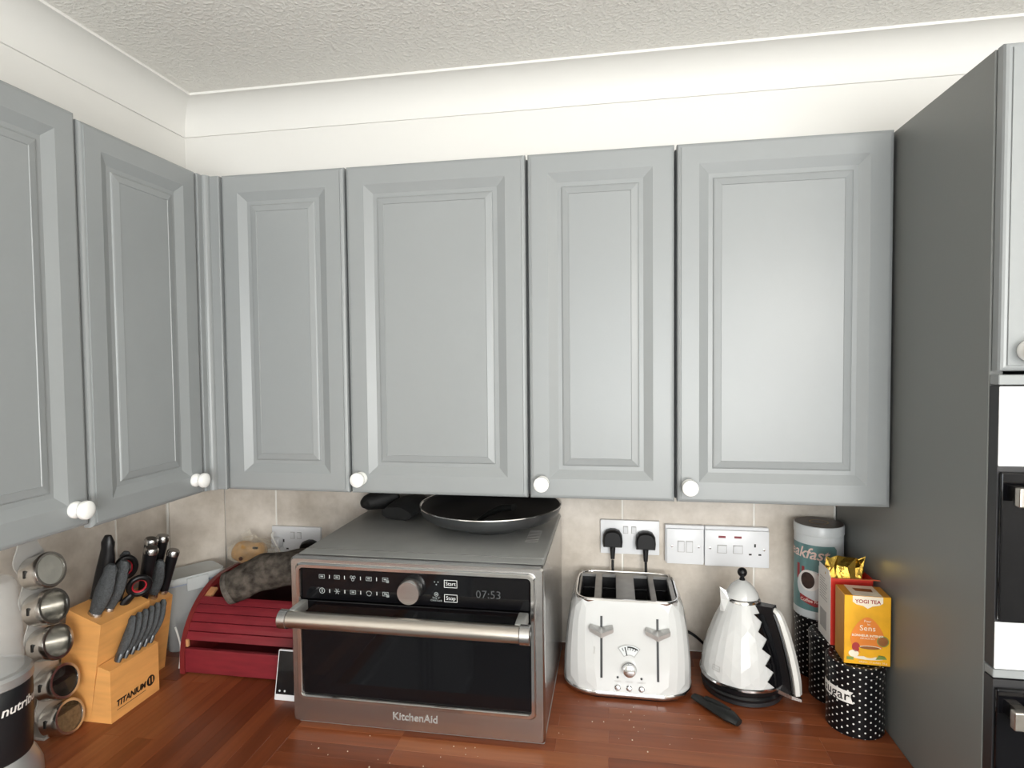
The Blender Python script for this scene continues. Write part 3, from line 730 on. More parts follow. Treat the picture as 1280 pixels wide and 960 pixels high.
nz = 9
for i in range(nz*2+1):
    z = .9415+(1.084-.9415)*i/(nz*2); zig = .16 if (i//2) % 2 == 0 else 0
    k = i % 4; zz = (0, .5, 1, .5)[k]
    ul = ha-.34-.20*zz*(1+.4*(z-.94)/.14); ur = ha+.40
    g.append([b.verts.new(kp(ul+(ur-ul)*j/6, z, .0016)) for j in range(7)])
for r_, q_ in zip(g, g[1:]):
    for j in range(6): b.faces.new((r_[j], r_[j+1], q_[j+1], q_[j]))
bmesh.ops.recalc_face_normals(b, faces=b.faces[:]); wobj('water_window', b, 'black_gloss', t, True, 3)
b = new(); L_ = []
for p in hpts[2:]:
    z = p.z; r0 = kr(min(1.10, z))-.002; ro = (V((p.x, p.y, 0))-o_).length-.004
    L_.append([hpnt(r0, z, .006), hpnt(ro, z, .006), hpnt(ro, z, -.006), hpnt(r0, z, -.006)])
loft(b, L_); o = wobj('handle_web', b, 'plastic_black', t, None); o.parent = hnd
b = loft(new(), [[hpnt(.083, .925, .016), hpnt(.083, .925, -.016), hpnt(.083, .934, -.016), hpnt(.083, .934, .016)], [hpnt(.112, .921, .012), hpnt(.112, .921, -.012), hpnt(.112, .928, -.012), hpnt(.112, .928, .012)], [hpnt(.128, .917, .002), hpnt(.128, .917, -.002), hpnt(.128, .923, -.002), hpnt(.128, .923, .002)]]); wobj('switch_lever', b, 'steel', t)
b = frame2(new(), -.0095, -.0055, .0095, .0055, .0009); bt = text_bm("De'Longhi", .0042)
for q in (b, bt):
    warp(q, lambda x, y, z: kp(-2.42+x/.085, .967+y, .0009)); wobj('brand_plate', q, 'print_grey', t)

# black folding utensil handle lying between toaster and kettle
t = thing('kitchen_utensil', 'black plastic utensil handle lying in front of the kettle', 'utensil', (1.09, .02, ZW))
pts = [(1.045, .070, ZW+.009), (1.062, .048, ZW+.011), (1.085, .020, ZW+.013), (1.105, .000, ZW+.012), (1.120, -.016, ZW+.009)]
b = tube(new(), catmull(pts, 5), interp([.009, .012, .0155, .017, .010]), 14, [.6]*21); 
for v in b.verts: v.co.z = max(v.co.z, ZW+.0006)
wobj('handle', b, 'utensil_black', t, True)
b = tube(new(), catmull([(1.066, .050, ZW+.019), (1.088, .026, ZW+.0225), (1.106, .008, ZW+.020)], 5), .006, 10, .5); wobj('raised_grip', b, 'utensil_black', t, True)

# ------------------------------------------------------------------ sockets, plugs, cables
def plate(t, x0, z0, w, h, dep, y=YB-.004):
    return wobj('face_plate', box(new(), (x0, y-dep, z0), (x0+w, y, z0+h), .0018, 2), 'plastic_white', t, True)
def rocker(t, x, z, y, w=.010, h=.0165, m='plastic_white'):
    a = wobj('switch_surround', box(new(), (x-w/2-.0012, y-.0004, z-h/2-.0012), (x+w/2+.0012, y+.002, z+h/2+.0012)), 'print_grey', t)
    b = new(); loft(b, [[(x-w/2, y+.001, z-h/2), (x+w/2, y+.001, z-h/2), (x+w/2, y+.001, z+h/2), (x-w/2, y+.001, z+h/2)], [(x-w/2, y-.0012, z-h/2), (x+w/2, y-.0012, z-h/2), (x+w/2, y-.0035, z+h/2), (x-w/2, y-.0035, z+h/2)]]); wobj('rocker_switch', b, m, t)
def screw(t, x, z, y): wobj('screw', lathe(new(), [(.0030, -.001), (.0028, .0008), (0, .0012)], 12, axis=V((0, -1, 0)), org=(x, y, z), cap=False), 'steel', t, True)
yw = YB-.0040
def double(label, x0, z0, w=.146, h=.086, group=None):
    t = thing('double_socket', label, 'socket', (x0+w/2, yw, z0), 0, None)
    plate(t, x0, z0, w, h, .010); y = yw-.010
    rocker(t, x0+w/2-.010, z0+h-.024, y); rocker(t, x0+w/2+.010, z0+h-.024, y)
    return t
SR = double('white double wall socket holding two black plugs above the toaster', .8430, 1.1425)
SL = double('white double wall socket half hidden behind the steel microwave', -.0680, 1.0930)
def socket_holes(t, x, z, y):
    for dx, dz, w_, h_ in ((0, .011, .004, .008), (-.011, -.011, .0065, .004), (.011, -.011, .0065, .004)):
        wobj('pin_hole', box(new(), (x+dx-w_/2, y-.0003, z+dz-h_/2), (x+dx+w_/2, y+.002, z+dz+h_/2)), 'ink_black', t)
socket_holes(SL, -.068+.036, 1.128, yw-.010); socket_holes(SL, -.068+.11, 1.128, yw-.010)
def plug(label, x, z, y, m, group=None, cord=True):
    t = thing('mains_plug', label, 'plug', (x, y, z), 0, group)
    out = [(-.0235, -.020), (.0235, -.020), (.0250, -.006), (.0235, .010), (.0170, .0205), (.006, .0245), (-.006, .0245), (-.0170, .0205), (-.0235, .010), (-.0250, -.006)]
    L_ = [[(x+a*k, y-d, z+c*k) for a, c in out] for k, d in ((.97, .0005), (1, .006), (1, .015), (.94, .022), (.80, .026))]
    wobj('plug_body', loft(new(), L_), m, t, True)
    if cord: wobj('strain_relief', lathe(new(), [(.0075, .0), (.0065, .012), (.0050, .032)], 14, axis=V((0, -.12, -1)), org=(x, y-.012, z-.018)), m, t, True)
    return t
yp = yw-.0105
plug('black mains plug on the left half of the socket above the toaster', .8735, 1.1840, yp, 'plastic_black', None)
plug('black mains plug on the right half of the socket above the toaster', .9545, 1.1810, yp, 'plastic_black', None)
plug('black mains plug beside the steel microwave, half hidden by it', .050, 1.122, yp, 'plastic_black')
def cable(label, pts, r, m, cat='cable'):
    b = tube(new(), catmull(pts, 8), r, 10); t_ = obj('power_cable', b, m, None, True); tag(t_, label, cat); return t_
cable('black cable from left plug down behind the toaster', [(.8735, yp-.017, 1.132), (.874, yp-.018, 1.10), (.880, yp-.002, 1.04), (.90, yp-.001, .97), (.92, yp-.002, .915), (.94, yp-.003, .906)], .0034, 'plastic_black')
cable('black cable from right plug trailing along the wall to the kettle', [(.9545, yp-.017, 1.130), (.956, yp-.018, 1.09), (.966, yp-.003, 1.04), (1.00, yp-.002, 1.00), (1.04, yp-.002, .965), (1.075, yp-.003, .945), (1.11, yp-.005, .915), (1.14, .245, .9065), (1.157, .232, .9065)], .0034, 'plastic_black')
# white plug-in adaptor with lead
t = thing('plug_adaptor', 'white plug-in adaptor on the socket above the bread bin', 'adaptor', (-.045, yp, 1.085))
L_ = [[(x, yp-d, z) for x, z in rrect(-.0720, 1.0780, -.0220, 1.1230, .016, 5)] for d in (.0003, .028, .032)]
L_[2] = [(-.047+(p[0]+.047)*.9, p[1], 1.1005+(p[2]-1.1005)*.9) for p in L_[2]]
wobj('adaptor_body', loft(new(), L_), 'plastic_white', t, True)
wobj('adaptor_neck', box(new(), (-.0570, yp-.024, 1.1235), (-.034, yp-.0003, 1.150), .003), 'plastic_white', t, True)
cable('white lead slanting across the socket above the bread bin', [(-.0520, yp-.020, 1.166), (-.045, yp-.034, 1.158), (-.02, yp-.037, 1.118), (.004, yp-.034, 1.080), (.010, .2850, 1.062), (.018, .2850, 1.03)], .0027, 'cable_white')
# surface-mounted pair
t = thing('light_switch', 'single white wall switch plate mounted beside the cooker switch', 'switch', (1.0505, yw, 1.1285))
PZ0 = 1.1270
wobj('back_box', box(new(), (1.0025, yw-.014, PZ0+.002), (1.0965, yw, PZ0+.0955), .002), 'plastic_white', t)
plate(t, 1.0055, PZ0, .0885, .0875, .006, yw-.0140); y = yw-.0200
rocker(t, 1.0400, PZ0+.044, y, .014, .026); rocker(t, 1.0600, PZ0+.044, y, .014, .026)
screw(t, 1.0185, PZ0+.044, y); screw(t, 1.0825, PZ0+.044, y)
t = thing('cooker_switch', 'white cooker control plate with red neons, two switches and one socket', 'switch', (1.17, yw, 1.1265))
wobj('back_box', box(new(), (1.0975, yw-.014, PZ0+.002), (1.2470, yw, PZ0+.0955), .003), 'plastic_white', t)
plate(t, 1.0965, PZ0-.001, .1495, .0890, .007, yw-.0140); y = yw-.0210
for x in (1.1370, 1.1740):
    rocker(t, x, PZ0+.042, y, .020, .018); wobj('neon', box(new(), (x-.0085, y-.0006, PZ0+.069), (x+.0085, y+.002, PZ0+.0745), .0004, 1), 'neon_red', t)
screw(t, 1.1090, PZ0+.043, y); screw(t, 1.2340, PZ0+.043, y); socket_holes(t, 1.2135, PZ0+.042, y)

# ------------------------------------------------------------------ canisters, tin, tea boxes
def cyl_uv(o, cx, cy, r):
    me = o.data; uvl = me.uv_layers.new(name='UVMap')
    for poly in me.polygons:
        us_ = []
        for li in poly.loop_indices:
            c = me.vertices[me.loops[li].vertex_index].co; us_.append([math.atan2(c.y-cy, c.x-cx), c.z, li, c])
        if abs(poly.normal.z) > .8:
            for a, z, li, c in us_: uvl.data[li].uv = (c.x, c.y)
            continue
        if max(u[0] for u in us_)-min(u[0] for u in us_) > PI:
            for u in us_:
                if u[0] < 0: u[0] += 2*PI
        for a, z, li, c in us_: uvl.data[li].uv = (a*r, z)
CR = .0525; CZ = 1.0385
def canister(label, x, y):
    t = thing('canister', label, 'canister', (x, y, ZW), 0, 'black polka dot canisters')
    h = CZ-ZW
    o = obj('body', lathe(new(), [(CR-.003, 0), (CR-.001, .001), (CR-.001, h-.018)], 48), 'polka', t, True); cyl_uv(o, 0, 0, CR)
    o = obj('lid', lathe(new(), [(CR-.0005, h-.0195), (CR+.0006, h-.0185), (CR+.0006, h-.004), (CR-.002, h-.0008), (CR-.006, h), (CR-.009, h-.0015), (0, h-.0015)], 48, cap=False), 'polka', t, True); cyl_uv(o, 0, 0, CR)
    return t
can1 = canister('black polka dot canister with a white sugar banner under the yellow box', 1.3490, .0300)
can2 = canister('black polka dot canister under the red tea box', 1.3490, .1357)
can3 = canister('black polka dot canister under the coffee tin by the wall', 1.3490, .2402)
def wrapc(bm, a0, z0, r, tilt=0):
    c, s = math.cos(tilt), math.sin(tilt)
    return warp(bm, lambda x, y, z: ((r+z)*math.cos(a0+(x*c-y*s)/r), (r+z)*math.sin(a0+(x*c-y*s)/r), z0+x*s+y*c))
def grid2(bm, x0, x1, y0, y1, n, notch=0):
    P_ = [[bm.verts.new((x0+(x1-x0)*i/n-(notch if (i == n and j == 1) else 0), y0+(y1-y0)*j/2, 0)) for j in range(3)] for i in range(n+1)]
    for i in range(n):
        for j in range(2): bm.faces.new((P_[i][j], P_[i+1][j], P_[i+1][j+1], P_[i][j+1]))
    return bm
b = wrapc(grid2(new(), -.038, .034, -.0115, .0115, 18, .008), -2.62, .078, CR+.0003, 0); obj('banner', b, 'box_white', can1, None)
b = wrapc(text_bm('sugar', .026, space=1.08, off=.0003), -2.66, .0785, CR+.0008, 0); obj('lettering', b, 'ink_black', can1, None)
# coffee tin
t = thing('coffee_tin', 'tall white and teal coffee tin lettered breakfast standing on a canister', 'tin', (1.3460, .2385, CZ+.0008), 0)
RT = .0520; HT = .212
obj('body', lathe(new(), [(RT-.002, 0), (RT, .002), (RT-.0002, HT-.022)], 48), 'tin_white', t, True)
obj('lid', lathe(new(), [(RT-.0002, HT-.0225), (RT+.0012, HT-.021), (RT+.0012, HT-.003), (RT, HT)], 48), 'tin_white', t, True)
obj('lid_print', lathe(new(), [(RT-.001, HT+.0003), (0, HT+.0006)], 48, cap=False), 'tin_brown', t, None)
obj('lid_logo', warp(ring2(new(), 0, 0, .021, .018, 28), lambda x, y, z: (x, y, HT+.0009)), 'tin_tan', t, None)
def tdec(name, bm, a, z, m, off=.0004, tilt=0):
    bmesh.ops.triangulate(bm, faces=bm.faces[:])
    for _ in range(4):
        es = [e for e in bm.edges if e.calc_length() > .0045]
        if es: bmesh.ops.subdivide_edges(bm, edges=es, cuts=1, use_grid_fill=False); bmesh.ops.triangulate(bm, faces=bm.faces[:])
    return obj(name, wrapc(bm, a, z, RT+off, tilt), m, t, None)
tdec('label_panel', flat_poly(new(), [(-.078, -.075), (.030, -.075), (.036, -.068), (.036, .068), (.030, .076), (-.078, .076)]), -1.80, .094, 'tin_teal', .0003)
tdec('lettering', text_bm('Breakfast', .0350, shear=.25, off=.0005, space=1.0), -2.72, .150, 'tin_pink', .0012, -.02)
tdec('stripe', rect2(new(), -.055, -.004, -.047, .032), -1.80, .090, 'tin_red', .0007)
tdec('stripe', rect2(new(), -.041, -.004, -.034, .028), -1.80, .090, 'tin_red', .0007)
tdec('stripe', rect2(new(), -.030, -.004, -.024, .022), -1.80, .090, 'tin_red', .0007)
tdec('badge', disc(new(), .020, .028, .015, .012), -1.80, .094, 'tin_tan', .0008)
tdec('saucer', disc(new(), -.018, -.014, .036, .036), -1.80, .090, 'tin_white', .0008)
tdec('cup', disc(new(), -.024, -.002, .024, .024), -1.80, .090, 'box_white', .0011)
tdec('coffee', disc(new(), -.027, -.002, .0155, .019), -1.80, .090, 'tin_brown', .0014)
tdec('bean', disc(new(), .002, .016, .007, .0055), -1.80, .090, 'tin_red', .0014)
tdec('bean', disc(new(), .014, .002, .007, .0055), -1.80, .090, 'tin_red', .0014)
tdec('ribbon', flat_poly(new(), [(-.045, -.048), (-.01, -.058), (.030, -.050), (.030, -.036), (-.01, -.044), (-.045, -.034)]), -1.80, .088, 'tin_red', .0014)
tdec('lettering', text_bm('Coffee Roasted', .0105, off=.0002), -2.0, .042, 'tin_pink', .0020)
# red box with gold pouch
bx0, bx1, by0, by1, bz0, bz1 = 1.3170, 1.3970, .0720, .1450, CZ+.0006, CZ+.1420
t = thing('tea_box', 'opened red and white tea box standing on a polka dot canister', 'box', ((bx0+bx1)/2, (by0+by1)/2, bz0), 0)
def box_walls(bm, x0, x1, y0, y1, z0, z1, th=.001):
    box(bm, (x0, y0, z0), (x1, y0+th, z1)); box(bm, (x0, y1-th, z0), (x1, y1, z1)); box(bm, (x1-th, y0+th, z0), (x1, y1-th, z1)); box(bm, (x0+th, y0+th, z0), (x1-th, y1-th, z0+th)); return bm
wobj('carton', box_walls(new(), bx0, bx1, by0, by1, bz0, bz1), 'box_red', t)
wobj('white_side', box(new(), (bx0-.0004, by0+.0005, bz0+.0003), (bx0+.0006, by1-.0005, bz1)), 'box_white', t)
b = new()
for k in range(9): rect2(b, .010, .125-k*.0055, .010+random.uniform(.025, .045), .1268-k*.0055)
warp(b, lambda x, y, z: (bx0-.0006, by1-x, bz0+y)); wobj('side_print', b, 'print_grey', t)
b = new(); rect2(b, .012, .018, .050, .058); warp(b, lambda x, y, z: (bx0-.0006, by1-x, bz0+y)); wobj('side_panel_print', b, 'print_grey', t)
wobj('lid_flap', loft(new(), [[(bx0, by0-.001, bz1), (bx1, by0-.001, bz1), (bx1, by0, bz1), (bx0, by0, bz1)], [(bx0+.004, by0-.026, bz1+.006), (bx1+.003, by0-.026, bz1+.006), (bx1+.003, by0-.025, bz1+.007), (bx0+.004, by0-.025, bz1+.007)]]), 'box_inner', t)
wobj('side_flap', loft(new(), [[(bx0-.0004, by0+.004, bz1), (bx0-.0004, by1-.004, bz1), (bx0+.0006, by1-.004, bz1), (bx0+.0006, by0+.004, bz1)], [(bx0-.002, by0+.008, bz1+.012), (bx0-.002, by1-.008, bz1+.012), (bx0-.001, by1-.008, bz1+.012), (bx0-.001, by0+.008, bz1+.012)]]), 'box_white', t)
t = thing('foil_pouch', 'crumpled gold foil pouch sticking out of the red tea box', 'pouch', ((bx0+bx1)/2, (by0+by1)/2, bz0+.002))
b = new(); nx, nz_ = 20, 10; cx_, cy_ = (bx0+bx1)/2, (by0+by1)/2+.004
loops = []
for j in range(nz_+1):
    v_ = j/nz_; z = bz0+.004+(.168)*v_; th = .030*(1-max(0, v_-.72)/.28*.93); w_ = .036+.004*max(0, v_-.7)
    lp = []
    for i in range(nx):
        a = 2*PI*i/nx; x, y = sup(w_, th, 3.5, a); p = V((cx_+x, cy_+y, z)); 
        if v_ > .6: p += noise.noise_vector(p*120)*.009
        lp.append(p)
    loops.append(lp)
wobj('pouch', loft(b, loops), 'foil_gold', t)
# yellow tea box
yw_, yd_, yh_ = .0810, .056, .1340
t = thing('tea_box', 'yellow and orange tea box standing on the sugar canister', 'box', (1.3590, .0240, CZ+.0006), math.radians(-3))
x0, x1, y0, y1 = -yw_/2, yw_/2, -yd_/2, yd_/2
b = box(new(), (x0, y0, 0), (x1, y1, yh_), .0006, 1); obj('carton', b, 'tea_yellow', t)
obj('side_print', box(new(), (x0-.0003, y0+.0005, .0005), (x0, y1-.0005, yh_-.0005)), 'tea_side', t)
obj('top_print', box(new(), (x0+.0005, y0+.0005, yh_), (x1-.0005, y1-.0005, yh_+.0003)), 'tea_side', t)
def tf(name, bm, m, off): return obj(name, warp(bm, lambda x, y, z: (x, y0-off, y)), m, t, None)
def tt(name, bm, m, off): return obj(name, warp(bm, lambda x, y, z: (x, y, yh_+off)), m, t, None)
tt('top_label', rect2(new(), -.026, y0, .026, y1), 'tea_cream', .0005)
tt('top_picture', flat_poly(new(), [(-.014, -.004), (.016, -.006), (.018, .010), (-.016, .012)]), 'tea_brown', .0008)
drop = []
for i in range(33):
    s = i/32*2*PI; r = .0300; x = r*math.sin(s); y = -math.cos(s)*r
    if math.cos(s) < 0: k = -math.cos(s); x = r*math.sin(s)*(1-.25*k*k); y = k**1.15*r*1.45
    drop.append((x, .050+y))
tf('leaf_emblem', flat_poly(new(), drop[:-1]), 'tea_orange', .0004)
b = flat_poly(new(), [(-.0265, yh_-.0003), (-.0265, yh_-.012), (-.020, yh_-.0165), (-.008, yh_-.0190), (0, yh_-.0240), (.008, yh_-.0190), (.020, yh_-.0165), (.0265, yh_-.012), (.0265, yh_-.0003)]); tf('logo_shield', b, 'tea_cream', .0006)
def tl(s, size, x, z, m, lift, **k):
    b = text_bm(s, size, **k); bmesh.ops.translate(b, verts=b.verts[:], vec=(x, z, 0)); tf('lettering', b, m, lift)
tl('YOGI TEA', .0100, 0, yh_-.0105, 'tea_red_ink', .0009, off=.0002)
tl('Pour', .0065, 0, .0855, 'tea_cream', .0008); tl('les', .0050, .002, .0795, 'tea_cream', .0008)
tl('Sens', .0150, 0, .0715, 'tea_cream', .0008, space=1.05); tl('BONHEUR INTENSE', .0062, 0, .0570, 'tea_cream', .0008, off=.00015); tl('INFUSION BIO', .0040, 0, .0515, 'tea_cream', .0008)
b = disc(new(), .004, .034, .020, .004); tf('cup_rim', b, 'tea_cream', .0008)
tf('cup', disc(new(), .004, .034, .019, .020, 20, 0, PI, 2*PI), 'tea_yellow', .0010); tf('tea_surface', disc(new(), .004, .034, .0175, .0030), 'tea_brown', .0012)
tf('saucer', disc(new(), .002, .0135, .026, .0035), 'tea_cream', .0007); tf('fruit', disc(new(), -.020, .034, .007, .009), 'tea_red_ink', .0009)
tf('slice', disc(new(), -.024, .021, .009, .007), 'tea_cream', .0009); tf('stamp', disc(new(), .027, .048, .0105), 'tea_green', .0007)
tf('stamp_face', disc(new(), .027, .048, .0088), 'tea_brown', .0009); tf('herbs', flat_poly(new(), [(.014, .012), (.034, .014), (.030, .020), (.026, .017), (.020, .021)]), 'tea_green', .0013)
tf('leaf_mark', rect2(new(), -.036, .008, -.024, .014), 'tea_green', .0006); tl('Infusion  17 sachets  35 g', .0048, .010, .0055, 'tea_cream', .0006)

# ------------------------------------------------------------------ bread bin
BX0, BX1, BY0, BY1 = -.1400, .2230, .003, .276
t = bin_ = thing('bread_bin', 'dark red wooden roll-top bread bin standing against the back wall', 'bread bin', ((BX0+BX1)/2, (BY0+BY1)/2, ZW))
EC, EA, EB = V((BY0+.168, .930)), .168, .160
def arc(th, d=0): return (EC.x-(EA-d)*math.cos(th), EC.y+(EB-d)*math.sin(th))
prof_s = [(BY1, ZW), (BY0, ZW), (BY0, .93)]+[arc(PI/2*i/14) for i in range(1, 15)]+[(BY1-.02, EC.y+EB), (BY1, EC.y+EB-.02)]
for x0, x1 in ((BX0, BX0+.012), (BX1-.012, BX1)): wobj('side_panel', prism(new(), prof_s, 0, x0, x1), 'bread_red_rim', t)
wobj('front_board', box(new(), (BX0+.012, BY0+.002, ZW+.003), (BX1-.012, BY0+.014, .9600), .002), 'bread_red', t)
wobj('base_board', box(new(), (BX0+.012, BY0+.014, ZW+.001), (BX1-.012, BY1, ZW+.012)), 'bread_red', t)
wobj('back_board', box(new(), (BX0+.012, BY1-.010, ZW+.012), (BX1-.012, BY1, EC.y+EB-.004)), 'dark_inside', t)
wobj('top_board', box(new(), (BX0+.012, .185, EC.y+EB-.014), (BX1-.012, BY1-.010, EC.y+EB-.002), .001, 1), 'bread_red_rim', t)
wobj('track_strip', box(new(), (BX0+.0125, BY0+.006, .9625), (BX0+.019, BY0+.012, .9800), .0005, 1), 'pale_wood', t)
ps = [arc(a, .012) for a in (.95, 1.05, 1.15)]+[arc(a, .006) for a in (1.15, 1.05, .95)]
wobj('track_strip', prism(new(), ps, 0, BX0+.0121, BX0+.030), 'pale_wood', t)
th0, th1, ns = .305, .965, 5
for i in range(ns):
    a0 = th0+(th1-th0)*i/ns; a1 = th0+(th1-th0)*(i+1)/ns-.006
    pr = [arc(a0, .0035), arc(a0+.006, .0018), arc((a0+a1)/2, .0012), arc(a1-.006, .0018), arc(a1, .0035), arc(a1, .0105), arc(a0, .0105)]
    wobj('slat', prism(new(), pr, 0, BX0+.0122, BX1-.0122), 'bread_red', t)
# grey fleece roll draped on it
t = thing('fleece_roll', 'grey fuzzy fabric roll with a pale hem lying on the bread bin', 'cloth', (.05, .06, 1.06))
fp_ = catmull([(-.040, .052, 1.0930), (-.01, .062, 1.105), (.03, .075, 1.123), (.075, .085, 1.134), (.12, .095, 1.137), (.165, .105, 1.135), (.205, .115, 1.128)], 5)
b = tube(new(), fp_, interp([.040, .043, .044, .045, .045, .043, .030]), 26, .92, caps=False)
for v in b.verts: v.co += noise.noise_vector(v.co*28)*.0065
bmesh.ops.contextual_create(b, geom=[e for e in b.edges if e.is_boundary and e.verts[0].co.x > .1])
wobj('fabric', b, 'fleece', t, True, 3)
d0 = (fp_[1]-fp_[0]).normalized()
b = tube(new(), [fp_[0]+d0*.010, fp_[0]-d0*.002, fp_[0]-d0*.004, fp_[0]+d0*.004, fp_[0]+d0*.030], [.0425, .0425, .036, .031, .030], 26, .92, caps=False)
for v in b.verts: v.co += noise.noise_vector(v.co*40)*.004
wobj('hem', b, 'fleece_hem', t, True, 3)
wobj('lining', tube(new(), [fp_[0]+d0*.012, fp_[0]+d0*.013], [.0375, .037], 20, .92), 'fleece', t)
# bakery bag
t = thing('bread_bag', 'clear film bag with a golden loaf piece behind the bread bin', 'bag', (-.1, .225, 1.089))
b = new(); bmesh.ops.create_icosphere(b, subdivisions=3, radius=1)
for v in b.verts: v.co = V((-.103+v.co.x*.050, .232+v.co.y*.032, 1.121+v.co.z*.031)); v.co += noise.noise_vector(v.co*30)*.010; v.co.z = max(v.co.z, 1.0895)
wobj('loaf', b, 'loaf', t, True)
b = new(); bmesh.ops.create_icosphere(b, subdivisions=1, radius=.006); bmesh.ops.translate(b, verts=b.verts[:], vec=(-.108, .199, 1.112)); wobj('raisin', b, 'raisin', t)
b = new(); bmesh.ops.create_icosphere(b, subdivisions=3, radius=1)
for v in b.verts:
    v.co = V((-.098+v.co.x*.062, .232+v.co.y*.038, 1.124+v.co.z*.036)); v.co += noise.noise_vector(v.co*48)*.013; v.co.z = max(v.co.z, 1.0892)
wobj('film', b, 'film', t)
b = new(); P_ = [[b.verts.new(V((-.108+.014*i/4-.012*j/4, .222+.004*i, 1.142+.008*j+.002*i))+noise.noise_vector(V((i*.7, j*.9, 3)))*.006) for j in range(5)] for i in range(5)]
for i in range(4):
    for j in range(4): b.faces.new((P_[i][j], P_[i+1][j], P_[i+1][j+1], P_[i][j+1]))
wobj('film_corner', b, 'film', t)
b = new(); P_ = [[b.verts.new(V((-.062+.012*i, .222+.004*j, 1.118+.009*j-.003*i))+noise.noise_vector(V((i*.7, j*.9, 9)))*.006) for j in range(4)] for i in range(5)]
for i in range(4):
    for j in range(3): b.faces.new((P_[i][j], P_[i+1][j], P_[i+1][j+1], P_[i][j+1]))
wobj('film_corner', b, 'film', t)
wobj('bag_tie', box(new(), (-.078, .206, 1.137), (-.064, .211, 1.1425), .001), 'ink_black', t)
# clear lidded food box
t = thing('food_container', 'clear plastic food container with clip lid beside the bread bin', 'container', (-.226, .158, ZW), math.radians(-34))
def cl(hx, hy, z, r=.018): return [(p[0], p[1], z) for p in rrect(-hx, -hy, hx, hy, r, 5)]
b = loft(new(), [cl(.040, .062, .001), cl(.042, .064, .004), cl(.046, .068, .172)], (True, False)); obj('tub', b, 'clear_plastic', t, True)
obj('seal', loft(new(), [cl(.0475, .0695, .170), cl(.0475, .0695, .174)]), 'seal_blue', t)
b = loft(new(), [cl(.0495, .0715, .1735), cl(.0505, .0725, .176), cl(.0505, .0725, .185), cl(.047, .069, .190), cl(.040, .062, .188)]); lid = obj('lid', b, 'cloudy_plastic', t, True)
for sx_, sy_ in ((1, 0), (-1, 0), (0, 1), (0, -1)):
    if sx_: b = box(new(), (sx_*.0500-.0015, -.026, .154), (sx_*.0520+.0015, .026, .186), .0012)
    else: b = box(new(), (-.022, sy_*.0720-.0015, .154), (.022, sy_*.0740+.0015, .186), .0012)
    o = obj('clip', b, 'cloudy_plastic', t); o.parent = lid

# ------------------------------------------------------------------ small display leaning beside the microwave
t = thing('display_device', 'small white framed black touch display leaning beside the microwave', 'display', (.185, -.062, ZW))
SD = Matrix.Translation((.1445, -.066, ZW)) @ Matrix.Rotation(math.radians(-13), 4, 'X')
b = box(new(), (0, 0, 0), (.078, .009, .104), .0025); b.transform(SD); wobj('case', b, 'plastic_white', t, True)
b = box(new(), (.0025, -.0006, .0125), (.0755, .002, .1015), .0008, 1); b.transform(SD); wobj('screen', b, 'black_gloss', t)
b = new()
for x in (.012, .024): disc(b, x, .020, .0022, n=12)
warp(b, lambda x, y, z: (x, -.0009, y)); b.transform(SD); wobj('touch_key', b, 'icon_white', t, None)
cable('white lead running down behind the bread bin corner to the display', [(.2285, .03, .985), (.2265, -.02, .99), (.2262, -.045, .98), (.2265, -.05, .955), (.2275, -.045, .93), (.228, -.01, .915)], .0022, 'cable_white')
cable('white lead on the worktop between knife block and bread bin', [(-.192, .055, .985), (-.180, .050, .965), (-.168, .042, .945), (-.160, .030, .92), (-.155, .02, .9025)], .0022, 'cable_white')

# ------------------------------------------------------------------ knife block and knives
t = block = thing('knife_block', 'golden wooden knife block with a stepped front and burnt-in lettering', 'knife block', (-.2, -.1, ZW))
BYA, BYM, BYE = -.196, -.066, .026
wobj('upper_block', prism(new(), [(-.186, ZW), (-.1536, 1.1035), (-.2320, 1.1320), (-.272, ZW)], 1, BYA, BYM), 'block_wood', t)
wobj('side_block', prism(new(), [(-.200, ZW), (-.1720, 1.0790), (-.2320, 1.1080), (-.272, ZW)], 1, BYM+.0004, BYE), 'block_wood', t)
wobj('front_step', prism(new(), [(-.1365, ZW), (-.1360, 1.0090), (-.1640, 1.0170), (-.186, ZW)], 1, BYA, BYM), 'block_wood', t)
def on_block(bm): return warp(bm, lambda x, y, z: (-.1360, x, y))
b = text_bm('TITANIUM', .0175, shear=.18, off=.0007, space=.95); bmesh.ops.translate(b, verts=b.verts[:], vec=(-.1445, .9330, 0)); wobj('lettering', on_block(b), 'ink_black', t, None)
b = disc(new(), -.0905, .9345, .0115, .0115); wobj('emblem', on_block(b), 'ink_black', t, None)
b = text_bm('11', .0165, off=.0006); bmesh.ops.translate(b, verts=b.verts[:], vec=(-.0905, .9345, 0)); wobj('emblem_number', warp(b, lambda x, y, z: (-.1355, x, y)), 'block_wood', t, None)
b = rect2(new(), -.182, .9200, -.105, .9212); wobj('underline', on_block(b), 'ink_black', t, None)
